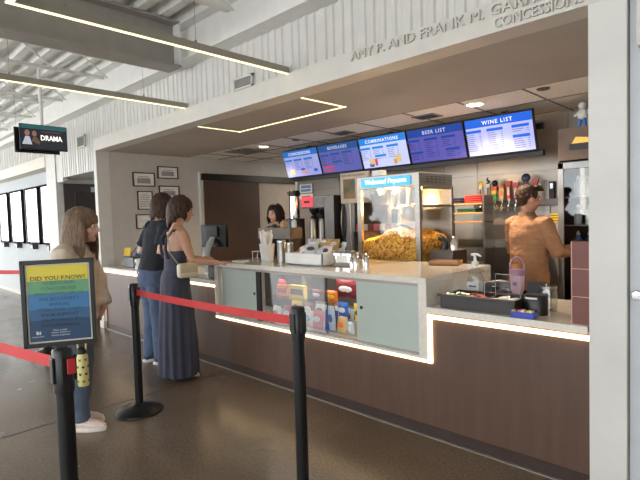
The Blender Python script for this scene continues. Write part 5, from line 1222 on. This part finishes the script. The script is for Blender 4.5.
# --- worker at the back ----------------------------------------------------------
t, g, hp, hs, s = person('person', 'smiling worker with dark shoulder-length hair seen behind the condiment rack', (-4.63, 3.98, 0), math.radians(180), 1.67, SKIN,
    female=True, hyaw=math.radians(12), hpitch=-.08, J=dict(elR=(.2, .06, 1.14), wrR=(.13, .24, 1.05), elL=(-.2, .06, 1.14), wrL=(-.13, .24, 1.05)),
    handcfg={'R': ((-.3, 1, -.2), (0, 0, -1), .3), 'L': ((.3, 1, -.2), (0, 0, -1), .3)})
hair(t, hp, hs, H_BK, .20, gap=48, vol=1.08, wavy=.006, seed=12, spread=1.4, thick=.018)
b = MB(); torso(b, s, [(.84, .17, .135, 0), (.95, .175, .135, 0), (1.12, .15, .12, .005), (1.28, .165, .13, .005), (1.38, .17, .112, 0), (1.43, .12, .082, -.005), (1.465, .07, .066, -.01)])
for S in 'RL': sleeve(b, g['sh' + S], g['el' + S], g['wr' + S], .068 * s, .058 * s, .042 * s, True, .96)
remeshed(b, 'shirt', cloth('black_shirt', (28, 28, 32)), t, .009, 3, .015, .12)
b = MB(); torso(b, s, [(.80, .14, .12, 0), (.88, .17, .125, -.01), (.95, .16, .12, -.005)]); legs(b, g, s); remeshed(b, 'trousers', cloth('black_twill', (30, 30, 34)), t, .010, 3, .01, .1)
shoes(t, g, s, BLACK, BLACK); clean(t)

# ================================================================== LIGHT
w = bpy.data.worlds.new('World'); bpy.context.scene.world = w; w.use_nodes = True
bg = w.node_tree.nodes['Background']; bg.inputs[0].default_value = (.92, .96, 1.0, 1); bg.inputs[1].default_value = 2.0
def area(name, loc, rot, sx, sy, power, col):
    l = bpy.data.lights.new(name, 'AREA'); l.shape = 'RECTANGLE'; l.size = sx; l.size_y = sy; l.energy = power; l.color = col
    o = bpy.data.objects.new(name, l); COL.objects.link(o); o.location = loc; o.rotation_euler = rot; return o
area('window_daylight', (-8.5, -5.0, 1.7), (PI / 2, 0, PI), 15, 2.8, 900, (1.0, .985, .955)).rotation_euler = (-PI / 2, 0, 0)
area('window_daylight', (-17.8, -1.1, 1.7), (0, -PI / 2, 0), 2.8, 7.5, 110, (1.0, .985, .955))
area('window_daylight', (1.8, -5.0, 1.7), (-PI / 2, 0, 0), 5, 2.8, 60, (.95, .98, 1.0))
def spot(name, loc, power, col, ang=120, blend=.6, r=.06):
    l = bpy.data.lights.new(name, 'SPOT'); l.energy = power; l.color = col; l.spot_size = math.radians(ang); l.spot_blend = blend; l.shadow_soft_size = r
    o = bpy.data.objects.new(name, l); COL.objects.link(o); o.location = loc; return o
WARM = (1.0, .80, .58)
spot('downlight_lamp', (-2.19, 4.44, 2.50), 90, WARM, 130); spot('downlight_lamp', (-5.45, 4.50, 2.50), 45, WARM, 130)
l = bpy.data.lights.new('popcorn_lamp', 'POINT'); l.energy = 13; l.color = (1.0, .62, .26); l.shadow_soft_size = .05
o = bpy.data.objects.new('popcorn_lamp', l); COL.objects.link(o); o.location = (-2.86, 3.95, 1.60)
l = bpy.data.lights.new('shelf_lamp', 'POINT'); l.energy = 2.5; l.color = (1.0, .66, .32); l.shadow_soft_size = .04
o = bpy.data.objects.new('shelf_lamp', l); COL.objects.link(o); o.location = (-2.60, 4.9, 1.78)
area('passage_light', (-5.6, 7.0, 2.5), (0, 0, 0), 1, 1, 14, (1, .86, .7))

area('added_case_fill', (-2.95, 2.95, 1.02), (0, 0, 0), 2.2, .1, 3.2, (1, .93, .84))  # fill light added to brighten the candy; the case has no such fixture
# ================================================================== CAMERA
cam = bpy.data.cameras.new('Camera'); cam.sensor_width = 36; cam.lens = 485 / 640 * 36; cam.clip_start = .05
co = bpy.data.objects.new('Camera', cam); COL.objects.link(co)
Rm = Matrix(((0.71757, -0.01148, 0.69640), (0.69583, 0.05522, -0.71607), (-0.03023, 0.99841, 0.04762)))
co.matrix_world = Matrix.Translation((0, 0, 1.5)) @ Rm.to_4x4()
sc_ = bpy.context.scene; sc_.camera = co
sc_.view_settings.view_transform = 'Standard'; sc_.view_settings.look = 'None'; sc_.view_settings.exposure = 1.2; sc_.view_settings.gamma = 1
sc_.view_settings.use_curve_mapping = False

# group phrases for repeated things ------------------------------------------------
GR = dict(candy_bag='bagged candy and snacks', candy_box='candy boxes on the upper shelf of the display case', menu_screen='menu screens hung in a row', stanchion='black queue stanchions', barrier_belt='red barrier belts',
          squeeze_bottle='bottles in the condiment rack', soda_bottle='soda bottles in the drinks cooler', water_bottle='water bottles in the drinks cooler', shaker='chrome shakers on the raised counter', beer_tap='beer taps on the rear wall',
          folded_shirt='folded shirts on the rack', framed_certificate='framed certificates on the left wall', poster_case='poster cases on the bright wall', picture_bracket='brackets under the poster cases', condiment_packet='condiment packets in the dark tray',
          sugar_packet='sugar packets in the blue tray', steel_canister='steel canisters on the raised counter', coffee_urn='coffee urns under the brewer', mug='white mugs on the far left countertop', till_terminal='till monitors on curved arms',
          linear_lamp='slim linear lamps hung in the hall', downlight='recessed ceiling downlights', ceiling_vent='vents in the alcove ceiling', sprinkler_plate='sprinkler plates in the alcove ceiling', wall_vent='louvered vents in the ribbed wall',
          countertop='low stone countertops', brochure_stand='brochures on the far left countertop', raised_lettering='raised lettering on the fascia', wall_notice='notices on the rear wall')
for o in list(bpy.data.objects):
    if o.parent is None and 'category' in o and 'group' not in o:
        k = o.name.split('.')[0]
        if k in GR and not (k == 'water_bottle' and 'carried' in o['label']): o['group'] = GR[k]
